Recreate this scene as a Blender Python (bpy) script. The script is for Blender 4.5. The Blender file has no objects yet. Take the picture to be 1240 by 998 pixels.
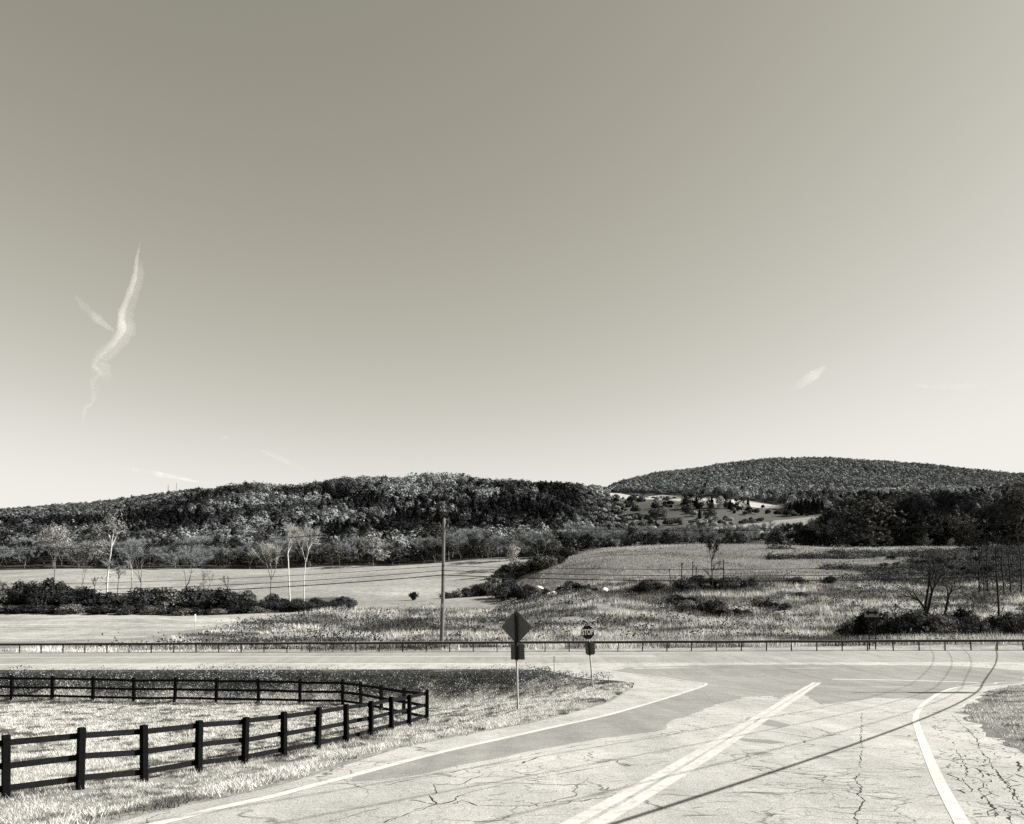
import bpy, math, random
import numpy as np
from mathutils import Vector, Matrix
from mathutils.geometry import delaunay_2d_cdt

scene = bpy.context.scene
COL = scene.collection
rng = np.random.default_rng(7)
random.seed(7)

# ------------------------------------------------------------------ camera
F, CX = 937.0, 620.0
PITCH = math.radians(2.0)                # camera almost level, the lens shifted up (no keystone in the photograph)
CY = 712 - F * math.tan(PITCH)           # picture row of the optical axis
cp, sp = math.cos(PITCH), math.sin(PITCH)

def ray(px, py):
    x, y = (px - CX) / F, -(py - CY) / F
    return np.array([x, cp - y * sp, sp + y * cp])

def to_px(P):
    P = np.asarray(P, float)
    dep = P[..., 1] * cp + P[..., 2] * sp
    up = -P[..., 1] * sp + P[..., 2] * cp
    dep = np.where(np.abs(dep) < .01, .01, dep)
    return CX + F * P[..., 0] / dep, CY - F * up / dep

def tan_below(py):                       # slope of the view ray under the horizon
    return math.tan(math.atan((py - CY) / F) - PITCH)

def at_dist(px, py, Y):                  # point on a view ray at ground distance Y
    r = ray(px, py)
    return r * (Y / r[1])

# sun
SUN_EL = math.radians(31)
saz = Vector((0.998, 0.05, 0)).normalized()
S = Vector((saz.x * math.cos(SUN_EL), saz.y * math.cos(SUN_EL), math.sin(SUN_EL)))

# ------------------------------------------------------------------ terrain
def smooth(a, b, x):
    t = np.clip((x - a) / (b - a), 0, 1)
    return t * t * (3 - 2 * t)

def zmain(x):
    return -4.86 + .009 * np.clip(x, -160, 160)

def guard_y(x):
    return 59.4 - .075 * x

def road_z(x, y):                        # surface of the two roads
    a = -1.60 - .079 * np.maximum(y, -8)
    b = zmain(x)
    k = .5
    h = np.clip(.5 + .5 * (a - b) / k, 0, 1)
    return b + (a - b) * h + k * h * (1 - h) * .5

def hit(px, py, zf, tmax=400.0):
    r = ray(px, py)
    ts = np.concatenate([np.arange(2, 80, .05), np.arange(80, tmax, .5)])
    P = ts[:, None] * r[None, :]
    d = P[:, 2] - zf(P[:, 0], P[:, 1])
    i = np.argmax(d < 0)
    if not (d < 0).any():
        return P[-1]
    a, b = ts[max(i - 1, 0)], ts[i]
    for _ in range(20):
        m = (a + b) / 2
        p = r * m
        if p[2] - zf(np.array([p[0]]), np.array([p[1]]))[0] < 0: b = m
        else: a = m
    return r * b

def road_pts(px):
    return np.array([hit(a, b, road_z) for a, b in px])

# pavement outline of the side road's left edge up to the corner, then left along the main road
left_edge_px = [(142, 996), (203, 980), (271, 966.6), (339, 951), (420, 926), (485, 905.7), (569, 888.7),
                (637, 876.9), (688, 865), (739, 849.8), (766, 833)]
corner_px = [(768, 827), (745, 824), (720, 823), (697, 820), (682, 817), (673, 814), (660, 811.6), (629, 810.4)]
LE = road_pts(left_edge_px)[:, :2]
CO = road_pts(corner_px)[:, :2]
bdir = (LE[0] - LE[2]) / np.linalg.norm(LE[0] - LE[2])
near_off = CO[-1, 1] - guard_y(CO[-1, 0])
def near_y(x):
    return guard_y(x) + near_off
LEFT = np.vstack([[LE[0] + bdir * 45], LE, CO, [[x, near_y(x)] for x in (-10, -30, -60, -110, -190)]])
right_edge_px = [(1240, 829), (1219, 831), (1197, 836), (1190, 843), (1169, 854), (1162, 863), (1176, 877),
                 (1197, 891), (1219, 902), (1240, 914)]
RE = road_pts(right_edge_px)[:, :2]
_t = np.linspace(0, len(RE) - 1, 46)
RE = np.stack([np.interp(_t, np.arange(len(RE)), RE[:, i]) for i in (0, 1)], 1)
RE[1:-1] += rng.normal(0, .13, (44, 2))
rdir = np.array([-.40, -.916])
RIGHT_near = [RE[-1] + np.array([.1, -.6]), RE[-1] + np.array([-.2, -2.2]), RE[-1] + np.array([-.8, -4.2]), RE[-1] + np.array([-.8, -4.2]) + rdir * 40]
RIGHT = np.vstack([[[190, guard_y(190) - 16], [110, guard_y(110) - 15.5], [45, RE[0, 1] - 1.2 + .0]], RE, RIGHT_near])

def in_poly(x, y, poly):
    x, y = np.asarray(x, float), np.asarray(y, float)
    ins = np.zeros(x.shape, bool)
    n = len(poly)
    for i in range(n):
        x0, y0 = poly[i]; x1, y1 = poly[(i + 1) % n]
        if y0 == y1: continue
        c = ((y0 > y) != (y1 > y)) & (x < (x1 - x0) * (y - y0) / (y1 - y0) + x0)
        ins ^= c
    return ins

def poly_dist(x, y, line):
    x, y = np.asarray(x, float), np.asarray(y, float)
    best = np.full(x.shape, 1e9)
    for (x0, y0), (x1, y1) in zip(line[:-1], line[1:]):
        dx, dy = x1 - x0, y1 - y0
        t = np.clip(((x - x0) * dx + (y - y0) * dy) / (dx * dx + dy * dy + 1e-9), 0, 1)
        best = np.minimum(best, np.hypot(x - x0 - t * dx, y - y0 - t * dy))
    return best

BANKLINE = LEFT[1 + len(LE) + 1:]
WEDGE = np.vstack([LEFT, [[-400, LEFT[-1, 1]], [-400, -60], [LEFT[0, 0], -60]]])
RWEDGE = np.vstack([RIGHT, [[RIGHT[-1, 0], -60], [400, -60], [400, RIGHT[0, 1]]]])

# far profile: for each column of view azimuth a list of (distance, picture row of the ground)
def col(px, rows):
    Y = np.array([r[0] for r in rows], float)
    Z = np.array([-tan_below(r[1]) * r[0] if abs(r[1]) > 200 else r[1] for r in rows])   # small values are heights
    return (px - CX) / F, Y, Z
PROF = [
    col(-200, [(64, -5.2), (76, -6.3), (166, -5.8), (220, -3), (280, 2), (350, 8.3), (400, 684), (500, 674), (700, 655), (900, 650), (1100, 645), (1600, 640), (2700, 120.0)]),
    col(0, [(64, -5.2), (76, -6.3), (166, -5.8), (220, -3), (280, 2), (350, 8.3), (400, 684), (500, 670), (700, 650), (900, 645), (1100, 638), (1600, 628), (2700, 120.0)]),
    col(200, [(64, -5.1), (76, -6.3), (166, -5.6), (220, -3), (280, 2), (350, 8.5), (400, 684), (500, 667), (700, 641), (900, 628), (1100, 619), (1500, 609), (2700, 110.0)]),
    col(245, [(64, -5.1), (76, -6.3), (160, -5.5), (215, -2.8), (280, 2.5), (350, 8.5), (400, 684), (500, 666), (700, 634), (900, 615), (1000, 610), (1500, 606), (2700, 90.0)]),
    col(300, [(64, -5.1), (76, -6.2), (150, -5.4), (210, -2.5), (280, 3), (350, 8.6), (400, 684), (500, 664), (700, 628), (900, 602), (1000, 601), (1400, 60.0), (2700, 20.0)]),
    col(450, [(64, -5.0), (76, -6.2), (110, -6), (160, -4.8), (200, -2), (260, 3.2), (335, 8.8), (400, 682), (500, 660), (700, 622), (900, 594.5), (1000, 595), (1400, 60.0), (2700, 20.0)]),
    col(600, [(64, -4.9), (76, -6.1), (110, -6), (160, -4.4), (200, -1), (260, 5.2), (330, 12.0), (400, 676), (500, 655), (700, 615), (900, 592), (1000, 593), (1400, 70.0), (2700, 40.0)]),
    col(670, [(64, -4.8), (76, -6.0), (110, -5.2), (150, -2.4), (190, 2.5), (235, 8.0), (270, 10.5), (330, 12.5), (400, 672), (500, 652), (700, 618), (900, 596), (1000, 598), (1400, 75.0), (2700, 60.0)]),
    col(740, [(64, -4.7), (76, -5.8), (105, -5.2), (140, -2.2), (180, 3.2), (220, 9.4), (256, 13.2), (300, 12.4), (400, 666), (500, 650), (700, 624), (900, 603), (1000, 602), (1400, 612), (2200, 597), (2700, 200.0)]),
    col(850, [(64, -4.6), (76, -5.7), (105, -5.2), (140, -2), (180, 3.6), (220, 10.0), (256, 14.2), (300, 13), (400, 660), (500, 642), (700, 622), (900, 606), (1000, 603), (1300, 598), (1700, 582), (2200, 575), (2700, 199.0)]),
    col(960, [(64, -4.5), (76, -5.6), (105, -5.2), (140, -2), (180, 3.6), (220, 10.0), (256, 13.6), (300, 13), (400, 660), (500, 645), (700, 630), (900, 616), (1000, 612), (1300, 598), (1700, 578.5), (2200, 563), (2700, 199.0)]),
    col(1060, [(64, -4.4), (76, -5.5), (105, -5.2), (140, -2), (180, 3.4), (220, 9.6), (256, 12.8), (300, 12.6), (400, 660), (500, 645), (700, 628), (900, 613), (1300, 598), (1700, 582), (2200, 566), (2700, 199.0)]),
    col(1150, [(64, -4.3), (76, -5.4), (105, -5.2), (140, -2), (180, 3.4), (220, 9.8), (256, 13.4), (300, 12.6), (400, 660), (500, 645), (700, 626), (900, 610), (1300, 597), (1700, 587), (2200, 573), (2700, 199.0)]),
    col(1240, [(64, -4.3), (76, -5.4), (105, -5.2), (140, -2), (180, 3.4), (220, 9.4), (256, 12.8), (300, 12.6), (400, 660), (500, 645), (700, 625), (900, 610), (1300, 596), (1700, 592), (2200, 582), (2700, 199.0)]),
    col(1500, [(64, -4.2), (76, -5.4), (105, -5.2), (140, -2), (180, 3.4), (220, 9.4), (256, 12.8), (300, 12.6), (400, 660), (500, 645), (700, 625), (900, 612), (1300, 600), (1700, 592), (2200, 585), (2700, 199.0)]),
]

def pchip(xs, ys, x):
    h = np.diff(xs); d = np.diff(ys) / h
    m = np.zeros_like(ys)
    for i in range(1, len(xs) - 1):
        if d[i - 1] * d[i] > 0:
            w1, w2 = 2 * h[i] + h[i - 1], h[i] + 2 * h[i - 1]
            m[i] = (w1 + w2) / (w1 / d[i - 1] + w2 / d[i])
    m[0], m[-1] = d[0], d[-1]
    x = np.clip(x, xs[0], xs[-1])
    k = np.clip(np.searchsorted(xs, x) - 1, 0, len(h) - 1)
    t = (x - xs[k]) / h[k]
    return ((1 + 2 * t) * (1 - t) ** 2 * ys[k] + t * (1 - t) ** 2 * h[k] * m[k]
            + t * t * (3 - 2 * t) * ys[k + 1] + t * t * (t - 1) * h[k] * m[k + 1])

# a height table over (azimuth, distance)
TY = np.concatenate([np.arange(64, 300, 3), np.arange(300, 700, 10), np.arange(700, 2720, 25)]).astype(float)
TU = np.linspace(PROF[0][0], PROF[-1][0], 140)
_cols = np.array([pchip(Y, Z, TY) for _, Y, Z in PROF])
_us = np.array([c[0] for c in PROF])
TZ = np.zeros((len(TU), len(TY)))
for j in range(len(TY)):
    TZ[:, j] = pchip(_us, _cols[:, j], TU)

def far_z(x, y):
    dep = np.maximum(y * cp, 1)
    u = np.clip(x / dep, TU[0], TU[-1])
    yy = np.clip(y, TY[0], TY[-1])
    fu = np.interp(u, TU, np.arange(len(TU))); fy = np.interp(yy, TY, np.arange(len(TY)))
    i = np.clip(fu.astype(int), 0, len(TU) - 2); j = np.clip(fy.astype(int), 0, len(TY) - 2)
    a, b = fu - i, fy - j
    z = TZ[i, j] * (1 - a) * (1 - b) + TZ[i + 1, j] * a * (1 - b) + TZ[i, j + 1] * (1 - a) * b + TZ[i + 1, j + 1] * a * b
    amp = smooth(420, 700, y) * (3.4 - 2.2 * smooth(850, 1300, y))
    z = z + amp * (np.sin(x / 41 + y / 83) + .7 * np.sin(x / 23 - y / 57 + 1.3) + .6 * np.sin(y / 31 + x / 90))
    z = z + smooth(75, 150, y) * (1 - smooth(330, 500, y)) * .35 * (np.sin(x / 11 + y / 17) + np.sin(y / 9 - x / 14))
    return z

def ground_z(x, y):
    x, y = np.asarray(x, float), np.asarray(y, float)
    r = road_z(x, y)
    d = poly_dist(x, y, LEFT)
    w = 6.0 - 2.4 * smooth(25, 45, y)
    drop = 1.72 * (1 - .60 * smooth(-4.5, 2.5, x)) * smooth(0, 1, d / w) * in_poly(x, y, WEDGE)
    dr = poly_dist(x, y, RIGHT)
    rise = .35 * smooth(.3, 5, dr) * in_poly(x, y, RWEDGE)
    z = r - drop + rise
    z = z + .05 * np.sin(x * 1.1 + y * .7) * np.sin(y * .9 - x * .35) * smooth(1, 3, np.minimum(d, dr)) * (y < 55)
    g = guard_y(x)
    t = smooth(1.0, 8.0, y - g)
    return z * (1 - t) + far_z(x, np.maximum(y, 64)) * t

def gpt(px, py):
    return hit(px, py, ground_z, 900.0)

def vnoise(x, y, s, seed=0):             # cheap value noise for land cover and species
    r = np.random.default_rng(seed).random((64, 64))
    fx, fy = np.asarray(x) / s, np.asarray(y) / s
    i, j = np.floor(fx).astype(int), np.floor(fy).astype(int)
    a, b = fx - i, fy - j
    a = a * a * (3 - 2 * a); b = b * b * (3 - 2 * b)
    g = lambda p, q: r[p % 64, q % 64]
    return g(i, j) * (1 - a) * (1 - b) + g(i + 1, j) * a * (1 - b) + g(i, j + 1) * (1 - a) * b + g(i + 1, j + 1) * a * b

# ------------------------------------------------------------------ materials
TINT = (1.0, .985, .935)
COOL = (.95, 1.0, 1.03)
def rgb(v, tint=TINT):
    return (v * tint[0], v * tint[1], v * tint[2], 1)

class NT:
    def __init__(s, name):
        s.m = bpy.data.materials.new(name); s.m.use_nodes = True
        s.t = s.m.node_tree; s.t.nodes.clear()
        s.out = s.t.nodes.new('ShaderNodeOutputMaterial')
    def n(s, typ, ins=None, **kw):
        nd = s.t.nodes.new(typ)
        for k, v in kw.items(): setattr(nd, k, v)
        for k, v in (ins or {}).items():
            if isinstance(v, bpy.types.NodeSocket): s.t.links.new(v, nd.inputs[k])
            else: nd.inputs[k].default_value = v
        return nd
    def math(s, op, a, b=0.0, c=0.0, clamp=False):
        return s.n('ShaderNodeMath', {0: a, 1: b, 2: c}, operation=op, use_clamp=clamp).outputs[0]
    def noise(s, scale, detail=4, rough=.6, vec=None, dist=0.0):
        i = {'Scale': scale, 'Detail': detail, 'Roughness': rough, 'Distortion': dist}
        if vec is not None: i['Vector'] = vec
        return s.n('ShaderNodeTexNoise', i).outputs['Fac']
    def rng(s, v, a, b, c, d):
        return s.n('ShaderNodeMapRange', {'Value': v, 'From Min': a, 'From Max': b, 'To Min': c, 'To Max': d}).outputs[0]
    def geo(s, what='Position'):
        return s.n('ShaderNodeNewGeometry').outputs[what]
    def scaled(s, vec, sc):
        return s.n('ShaderNodeVectorMath', {0: vec, 1: sc}, operation='MULTIPLY').outputs[0]
    def grey(s, v, tint=TINT):
        return s.n('ShaderNodeMix', {'Factor': 1.0, 'A': (*tint, 1), 'B': s.n('ShaderNodeCombineColor', {0: v, 1: v, 2: v}).outputs[0]},
                   data_type='RGBA', blend_type='MULTIPLY') if False else s.n('ShaderNodeCombineColor', {
                       0: s.math('MULTIPLY', v, tint[0]), 1: s.math('MULTIPLY', v, tint[1]), 2: s.math('MULTIPLY', v, tint[2])}).outputs[0]
    def finish(s, v, rough=.9, spec=.2, tint=TINT, bump=None, bump_d=.02, bump_s=.5, trans=0.0):
        c = s.grey(v, tint) if isinstance(v, bpy.types.NodeSocket) else rgb(v, tint)
        ins = {'Base Color': c, 'Roughness': rough, 'Specular IOR Level': spec}
        p = s.n('ShaderNodeBsdfPrincipled', ins)
        if bump is not None:
            b = s.n('ShaderNodeBump', {'Height': bump, 'Distance': bump_d, 'Strength': bump_s})
            s.t.links.new(b.outputs[0], p.inputs['Normal'])
        o = p.outputs[0]
        if trans:
            tr = s.n('ShaderNodeBsdfTranslucent', {'Color': c})
            o = s.n('ShaderNodeMixShader', {0: trans, 1: o, 2: tr.outputs[0]}).outputs[0]
        s.t.links.new(o, s.out.inputs[0])
        return s.m

def simple(name, v, rough=.8, var=.25, scale=8.0, tint=TINT, bump=.0):
    k = NT(name)
    co = k.n('ShaderNodeTexCoord').outputs['Object']
    nz = k.noise(scale, 5, .65, co)
    val = k.math('MULTIPLY', k.rng(nz, .25, .75, 1 - var, 1 + var), v)
    return k.finish(val, rough, .02 if v < .05 else .25, tint, bump=nz if bump else None, bump_d=bump)

def leafmat(name, v, spread=.35, tint=TINT, trans=.2):
    """foliage: per-leaf tone attribute times a per-plant variation"""
    k = NT(name)
    at = k.n('ShaderNodeAttribute', attribute_name='tone').outputs['Fac']
    rd = k.n('ShaderNodeObjectInfo').outputs['Random']
    val = k.math('MULTIPLY', k.math('MULTIPLY', at, v), k.rng(rd, 0, 1, 1 - spread, 1 + spread))
    return k.finish(val, .9, .0, tint, trans=trans)

def bark(name, v, tint=TINT, stripes=False):
    k = NT(name)
    co = k.n('ShaderNodeTexCoord').outputs['Object']
    nz = k.noise(3.0, 5, .7, k.scaled(co, (3, 3, .7)))
    val = k.math('MULTIPLY', k.rng(nz, .3, .7, .6, 1.35), v)
    if stripes:
        st = k.noise(2.0, 3, .6, k.scaled(co, (1, 1, 6)))
        val = k.math('MULTIPLY', val, k.rng(st, .36, .44, .25, 1.0))
    return k.finish(val, .9, .15, tint, bump=nz, bump_d=.03)

# ground
k = NT('ground_cover')
pos = k.geo()
tone = k.n('ShaderNodeAttribute', attribute_name='tone').outputs['Fac']
n1 = k.noise(6.0, 6, .75, pos); n2 = k.noise(.6, 5, .7, pos); n3 = k.noise(.05, 4, .6, pos)
v = k.math('MULTIPLY', tone, k.rng(n1, .3, .7, .55, 1.45))
v = k.math('MULTIPLY', v, k.rng(n2, .3, .7, .65, 1.35))
v = k.math('MULTIPLY', v, k.rng(n3, .3, .7, .8, 1.2))
M_ground = k.finish(v, .95, .1, bump=n1, bump_d=.06, bump_s=.8)

# old pale asphalt: aggregate, hairline cracks, worn streaks
def asphalt(name, base, crack=1.0, contrast=.3):
    k = NT(name)
    pos = k.geo()
    fine = k.noise(38.0, 4, .8, pos)
    mid = k.noise(1.4, 6, .7, pos)
    big = k.noise(.16, 4, .6, pos)
    along = k.noise(1.0, 4, .6, k.n('ShaderNodeMapping', {'Vector': pos, 'Rotation': (0, 0, math.radians(28)), 'Scale': (1.6, .12, 1)}).outputs[0])
    v = k.math('MULTIPLY', base, k.rng(fine, .32, .68, 1 - contrast, 1 + contrast * .8))
    v = k.math('MULTIPLY', v, k.rng(mid, .3, .7, .86, 1.14))
    v = k.math('MULTIPLY', v, k.rng(big, .3, .7, .86, 1.14))
    v = k.math('MULTIPLY', v, k.rng(along, .3, .7, .88, 1.12))
    speck = k.noise(60.0, 2, .5, pos)
    v = k.math('MULTIPLY', v, k.rng(speck, .34, .43, .45, 1.0))
    if crack:
        w = k.n('ShaderNodeVectorMath', {0: pos, 1: k.scaled(k.n('ShaderNodeTexNoise', {'Vector': pos, 'Scale': 1.6, 'Detail': 4.0}).outputs['Color'], (.9, .9, 0))}, operation='ADD').outputs[0]
        vo = k.n('ShaderNodeTexVoronoi', {'Vector': w, 'Scale': .42}, feature='DISTANCE_TO_EDGE').outputs['Distance']
        vs = k.n('ShaderNodeTexVoronoi', {'Vector': w, 'Scale': 1.6}, feature='DISTANCE_TO_EDGE').outputs['Distance']
        where = k.rng(k.noise(.35, 3, .6, pos), .45, .62, 0, 1)
        c1 = k.math('MULTIPLY', k.rng(vo, .002, .009, 1, 0), k.rng(k.noise(.7, 3, .6, pos), .42, .55, 0, 1))
        c2 = k.math('MULTIPLY', k.rng(vs, .006, .022, 1, 0), where)
        c = k.math('MAXIMUM', c1, k.math('MULTIPLY', c2, .8))
        v = k.math('MULTIPLY', v, k.math('SUBTRACT', 1.0, k.math('MULTIPLY', c, .72 * crack)))
    if crack > .5:
        tear = k.noise(2.2, 5, .62, k.n('ShaderNodeMapping', {'Vector': pos, 'Rotation': (0, 0, math.radians(8)), 'Scale': (.28, 1.9, 1)}).outputs[0])
        line = k.rng(k.math('ABSOLUTE', k.math('SUBTRACT', tear, .5)), .0015, .007, 1, 0)
        line = k.math('MULTIPLY', line, k.rng(k.noise(.8, 4, .65, pos), .48, .6, 0, 1))
        v = k.math('MULTIPLY', v, k.math('SUBTRACT', 1.0, k.math('MULTIPLY', line, .6)))
    return k.finish(v, .9, .1, bump=fine, bump_d=.008, bump_s=.7)
M_old = asphalt('old_asphalt', .33, 1.0, .34)
M_new = asphalt('newer_asphalt', .205, 0.25, .16)
M_main = asphalt('main_asphalt', .235, 0.0, .16)
k = NT('road_paint')
pos = k.geo()
wear = k.noise(9.0, 6, .75, pos); wear2 = k.noise(1.2, 4, .6, pos)
v = k.math('MULTIPLY', .46, k.rng(wear, .3, .5, .62, 1.0)); v = k.math('MULTIPLY', v, k.rng(wear2, .3, .6, .8, 1.0))
M_paint = k.finish(v, .7, .3)
k = NT('yellow_paint')
pos = k.geo()
wear = k.noise(9.0, 6, .75, pos); wear2 = k.noise(1.2, 4, .6, pos)
v = k.math('MULTIPLY', .43, k.rng(wear, .3, .52, .6, 1.0)); v = k.math('MULTIPLY', v, k.rng(wear2, .3, .6, .8, 1.0))
M_yellow = k.finish(v, .7, .3)
M_crack = simple('crack_shadow', .035, .95, .5, 20)
M_fence = simple('black_fence_paint', .009, .9, .45, 14, COOL)
M_post = simple('black_post_paint', .004, .7, .5, 10, COOL)
M_galv = simple('galvanised_steel', .30, .45, .25, 6)
M_rust = simple('weathered_steel', .045, .7, .4, 5)
M_rail_lit = simple('lit_rail_steel', .30, .5, .3, 3)  # paler copy of the rail steel, standing in for sun on its top edge
M_signback = simple('sign_back_aluminium', .075, .45, .12, 4, COOL)
M_signdark = simple('sign_post_dark', .02, .7, .4, 10)
M_red = simple('stop_red', .022, .5, .2, 4)
M_white = simple('sign_white', .8, .5, .08, 4)
M_sheet = simple('arrow_sheet', .12, .5, .15, 4)
M_black = simple('black_sheet', .008, .5, .1, 4)
M_pole = bark('creosote_pole', .11)
M_wire = simple('black_wire', .012, .6, .1, 2)
M_ins = simple('insulator', .3, .3, .1, 2)
M_bwhite = bark('pale_bark', .46, stripes=True)
M_bgrey = bark('grey_bark', .14)
M_bdark = bark('dark_bark', .014)
M_rock = simple('pale_stone', .6, .9, .3, 2, bump=.1)
M_wall = simple('house_wall', .4, .8, .1, 1)
M_roof = simple('house_roof', .2, .8, .15, 1)
M_glass = simple('dark_opening', .02, .3, .1, 1)
M_leaf_mid = leafmat('leaf_mid', .085)
M_leaf_pale = leafmat('leaf_pale', .26)
M_leaf_dark = leafmat('leaf_dark', .038, .4, COOL)
M_leaf_black = leafmat('leaf_darkest', .014, .3, COOL, .1)
M_twig = leafmat('twigs_grey', .22, .3, COOL, .1)
M_twig_pale = leafmat('twigs_pale', .3, .2)
M_twig_dark = leafmat('twigs_dark', .022, .3, COOL, .1)
M_grass = leafmat('grass_blades', .42, .0, trans=.3)
M_tall = leafmat('tall_grass_blades', .43, .0, trans=.3)
M_weed = leafmat('bank_weeds', .10, .0, COOL, .15)
M_forest = leafmat('forest_leaves', .15, .0, COOL, .05)

# ------------------------------------------------------------------ mesh helpers
def mesh_np(name, V, Fc, mat, tone=None, smooth_sh=False):
    V = np.asarray(V, np.float32); Fc = np.asarray(Fc, np.int32)
    me = bpy.data.meshes.new(name)
    n, k = Fc.shape
    me.vertices.add(len(V)); me.vertices.foreach_set('co', V.ravel())
    me.loops.add(n * k); me.loops.foreach_set('vertex_index', Fc.ravel())
    me.polygons.add(n)
    me.polygons.foreach_set('loop_start', np.arange(0, n * k, k, dtype=np.int32))
    me.polygons.foreach_set('loop_total', np.full(n, k, np.int32))
    if smooth_sh: me.polygons.foreach_set('use_smooth', np.ones(n, bool))
    if tone is not None:
        a = me.attributes.new('tone', 'FLOAT', 'POINT')
        a.data.foreach_set('value', np.asarray(tone, np.float32))
    me.materials.append(mat)
    me.update(calc_edges=True)
    return me

class MB:
    """collects boxes, tubes and prisms for ONE mesh object"""
    def __init__(s): s.v, s.f = [], []
    def add(s, vs, fs):
        b = len(s.v); s.v += [tuple(map(float, p)) for p in vs]; s.f += [tuple(b + i for i in q) for q in fs]
    def box(s, c, size, rot=None, bev=.0):
        x, y, z = [q / 2 for q in size]
        vs = [Vector((a * x, b * y, d * z)) for a in (-1, 1) for b in (-1, 1) for d in (-1, 1)]
        if rot is not None: vs = [rot @ p for p in vs]
        c = Vector(c)
        s.add([p + c for p in vs], [(0, 1, 3, 2), (4, 6, 7, 5), (0, 4, 5, 1), (2, 3, 7, 6), (0, 2, 6, 4), (1, 5, 7, 3)])
    def tube(s, pts, rad, sides=8, cap=True):
        pts = [Vector(p) for p in pts]
        if not hasattr(rad, '__len__'): rad = [rad] * len(pts)
        rings = []
        b = len(s.v)
        for i, p in enumerate(pts):
            d = (pts[min(i + 1, len(pts) - 1)] - pts[max(i - 1, 0)]).normalized()
            u = d.orthogonal().normalized() if i == 0 else (u - d * u.dot(d)).normalized()
            w = d.cross(u)
            for j in range(sides):
                a = 2 * math.pi * j / sides
                s.v.append(tuple(p + (u * math.cos(a) + w * math.sin(a)) * rad[i]))
        for i in range(len(pts) - 1):
            for j in range(sides):
                s.f.append((b + i * sides + j, b + i * sides + (j + 1) % sides, b + (i + 1) * sides + (j + 1) % sides, b + (i + 1) * sides + j))
        if cap:
            s.f.append(tuple(b + j for j in reversed(range(sides))))
            s.f.append(tuple(b + (len(pts) - 1) * sides + j for j in range(sides)))
    def prism(s, outline, y0, y1, M=None):
        """outline in x,z; extruded along y"""
        n = len(outline)
        vs = [Vector((x, y0, z)) for x, z in outline] + [Vector((x, y1, z)) for x, z in outline]
        if M is not None: vs = [M @ p for p in vs]
        s.add(vs, [tuple(range(n)), tuple(reversed(range(n, 2 * n)))] + [(i, i + n, (i + 1) % n + n, (i + 1) % n) for i in range(n)])
    def build(s, name, mat, parent=None, smooth_sh=False, loc=None, rot=None, bevel=0.0):
        me = bpy.data.meshes.new(name)
        me.from_pydata(s.v, [], s.f); me.materials.append(mat)
        if smooth_sh:
            for p in me.polygons: p.use_smooth = True
        me.update()
        o = bpy.data.objects.new(name, me); COL.objects.link(o)
        if parent: o.parent = parent
        if loc is not None: o.location = loc
        if rot is not None: o.rotation_euler = rot
        if bevel:
            b = o.modifiers.new('bevel', 'BEVEL'); b.width = bevel; b.segments = 2
        return o

def link(name, me, parent=None):
    o = bpy.data.objects.new(name, me); COL.objects.link(o)
    if parent: o.parent = parent
    return o

def tag(o, label=None, cat=None, group=None, kind=None):
    if label: o['label'] = label
    if cat: o['category'] = cat
    if group: o['group'] = group
    if kind: o['kind'] = kind
    return o

def empty(name, loc, label, cat, group=None, rz=0):
    o = bpy.data.objects.new(name, None); COL.objects.link(o)
    o.empty_display_size = .3
    o.location = tuple(map(float, loc)); o.rotation_euler = (0, 0, rz)
    return tag(o, label, cat, group)

def copy_tree(root, loc, rz, sc, label, group):
    r = root.copy(); COL.objects.link(r)
    r.location = tuple(map(float, loc)); r.rotation_euler = (0, 0, rz); r.scale = sc
    tag(r, label, None, group)
    for ch in root.children:
        c = ch.copy(); COL.objects.link(c); c.parent = r
        for g in ch.children:
            d = g.copy(); COL.objects.link(d); d.parent = c
    return r

def cards(C, N, size, tone, asp=1.0, r=None):
    """leaf cards: quads centred at C facing N"""
    r = r or rng
    n = len(C)
    T = np.cross(N, r.normal(size=(n, 3))); T /= np.linalg.norm(T, axis=1)[:, None] + 1e-9
    B = np.cross(N, T)
    s = np.broadcast_to(np.asarray(size, float), (n,))[:, None]
    a, b = T * s, B * s * asp
    V = np.stack([C - a * .5, C - b * .5 + a * .12, C + a * .5, C + b * .5 - a * .1], 1).reshape(-1, 3)
    return V, np.arange(4 * n).reshape(-1, 4), np.repeat(tone, 4)

def unit(r, n):
    v = r.normal(size=(n, 3)); return v / np.linalg.norm(v, axis=1)[:, None]

def blades(P, h, w, lean, tone, r):
    """one bent grass blade (triangle) per point"""
    n = len(P)
    a = r.random(n) * 2 * math.pi
    d = np.stack([np.cos(a), np.sin(a), np.zeros(n)], 1)
    b = r.random(n) * 2 * math.pi
    e = np.stack([np.cos(b), np.sin(b), np.zeros(n)], 1) * (lean * h)[:, None]
    tip = P + e + np.array([0, 0, 1.0]) * h[:, None]
    V = np.stack([P - d * w[:, None] / 2, P + d * w[:, None] / 2, tip], 1).reshape(-1, 3)
    return V, np.arange(3 * n).reshape(-1, 3), np.repeat(tone, 3)

# ------------------------------------------------------------------ ground sheet
rows = np.concatenate([np.arange(-45, 66, .5), np.arange(66, 130, 1.2), np.arange(130, 420, 4), np.arange(420, 1000, 10), np.arange(1000, 2701, 30)])
ts = np.linspace(-1, 1, 420)
GY = np.repeat(rows, len(ts)); W = 80 + .85 * np.maximum(GY, 0)
GX = np.tile(ts, len(rows)) * W
GZ = ground_z(GX, GY)
under = (GY < 66)
pave = ~in_poly(GX, GY, WEDGE) & ~in_poly(GX, GY, RWEDGE) & (GY < guard_y(GX) - .7)
GZ = GZ - np.where(pave, .06, .012) * under
gpx, gpy = to_px(np.stack([GX, GY, np.where(GY > 1, GZ, 0)], 1))

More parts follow.
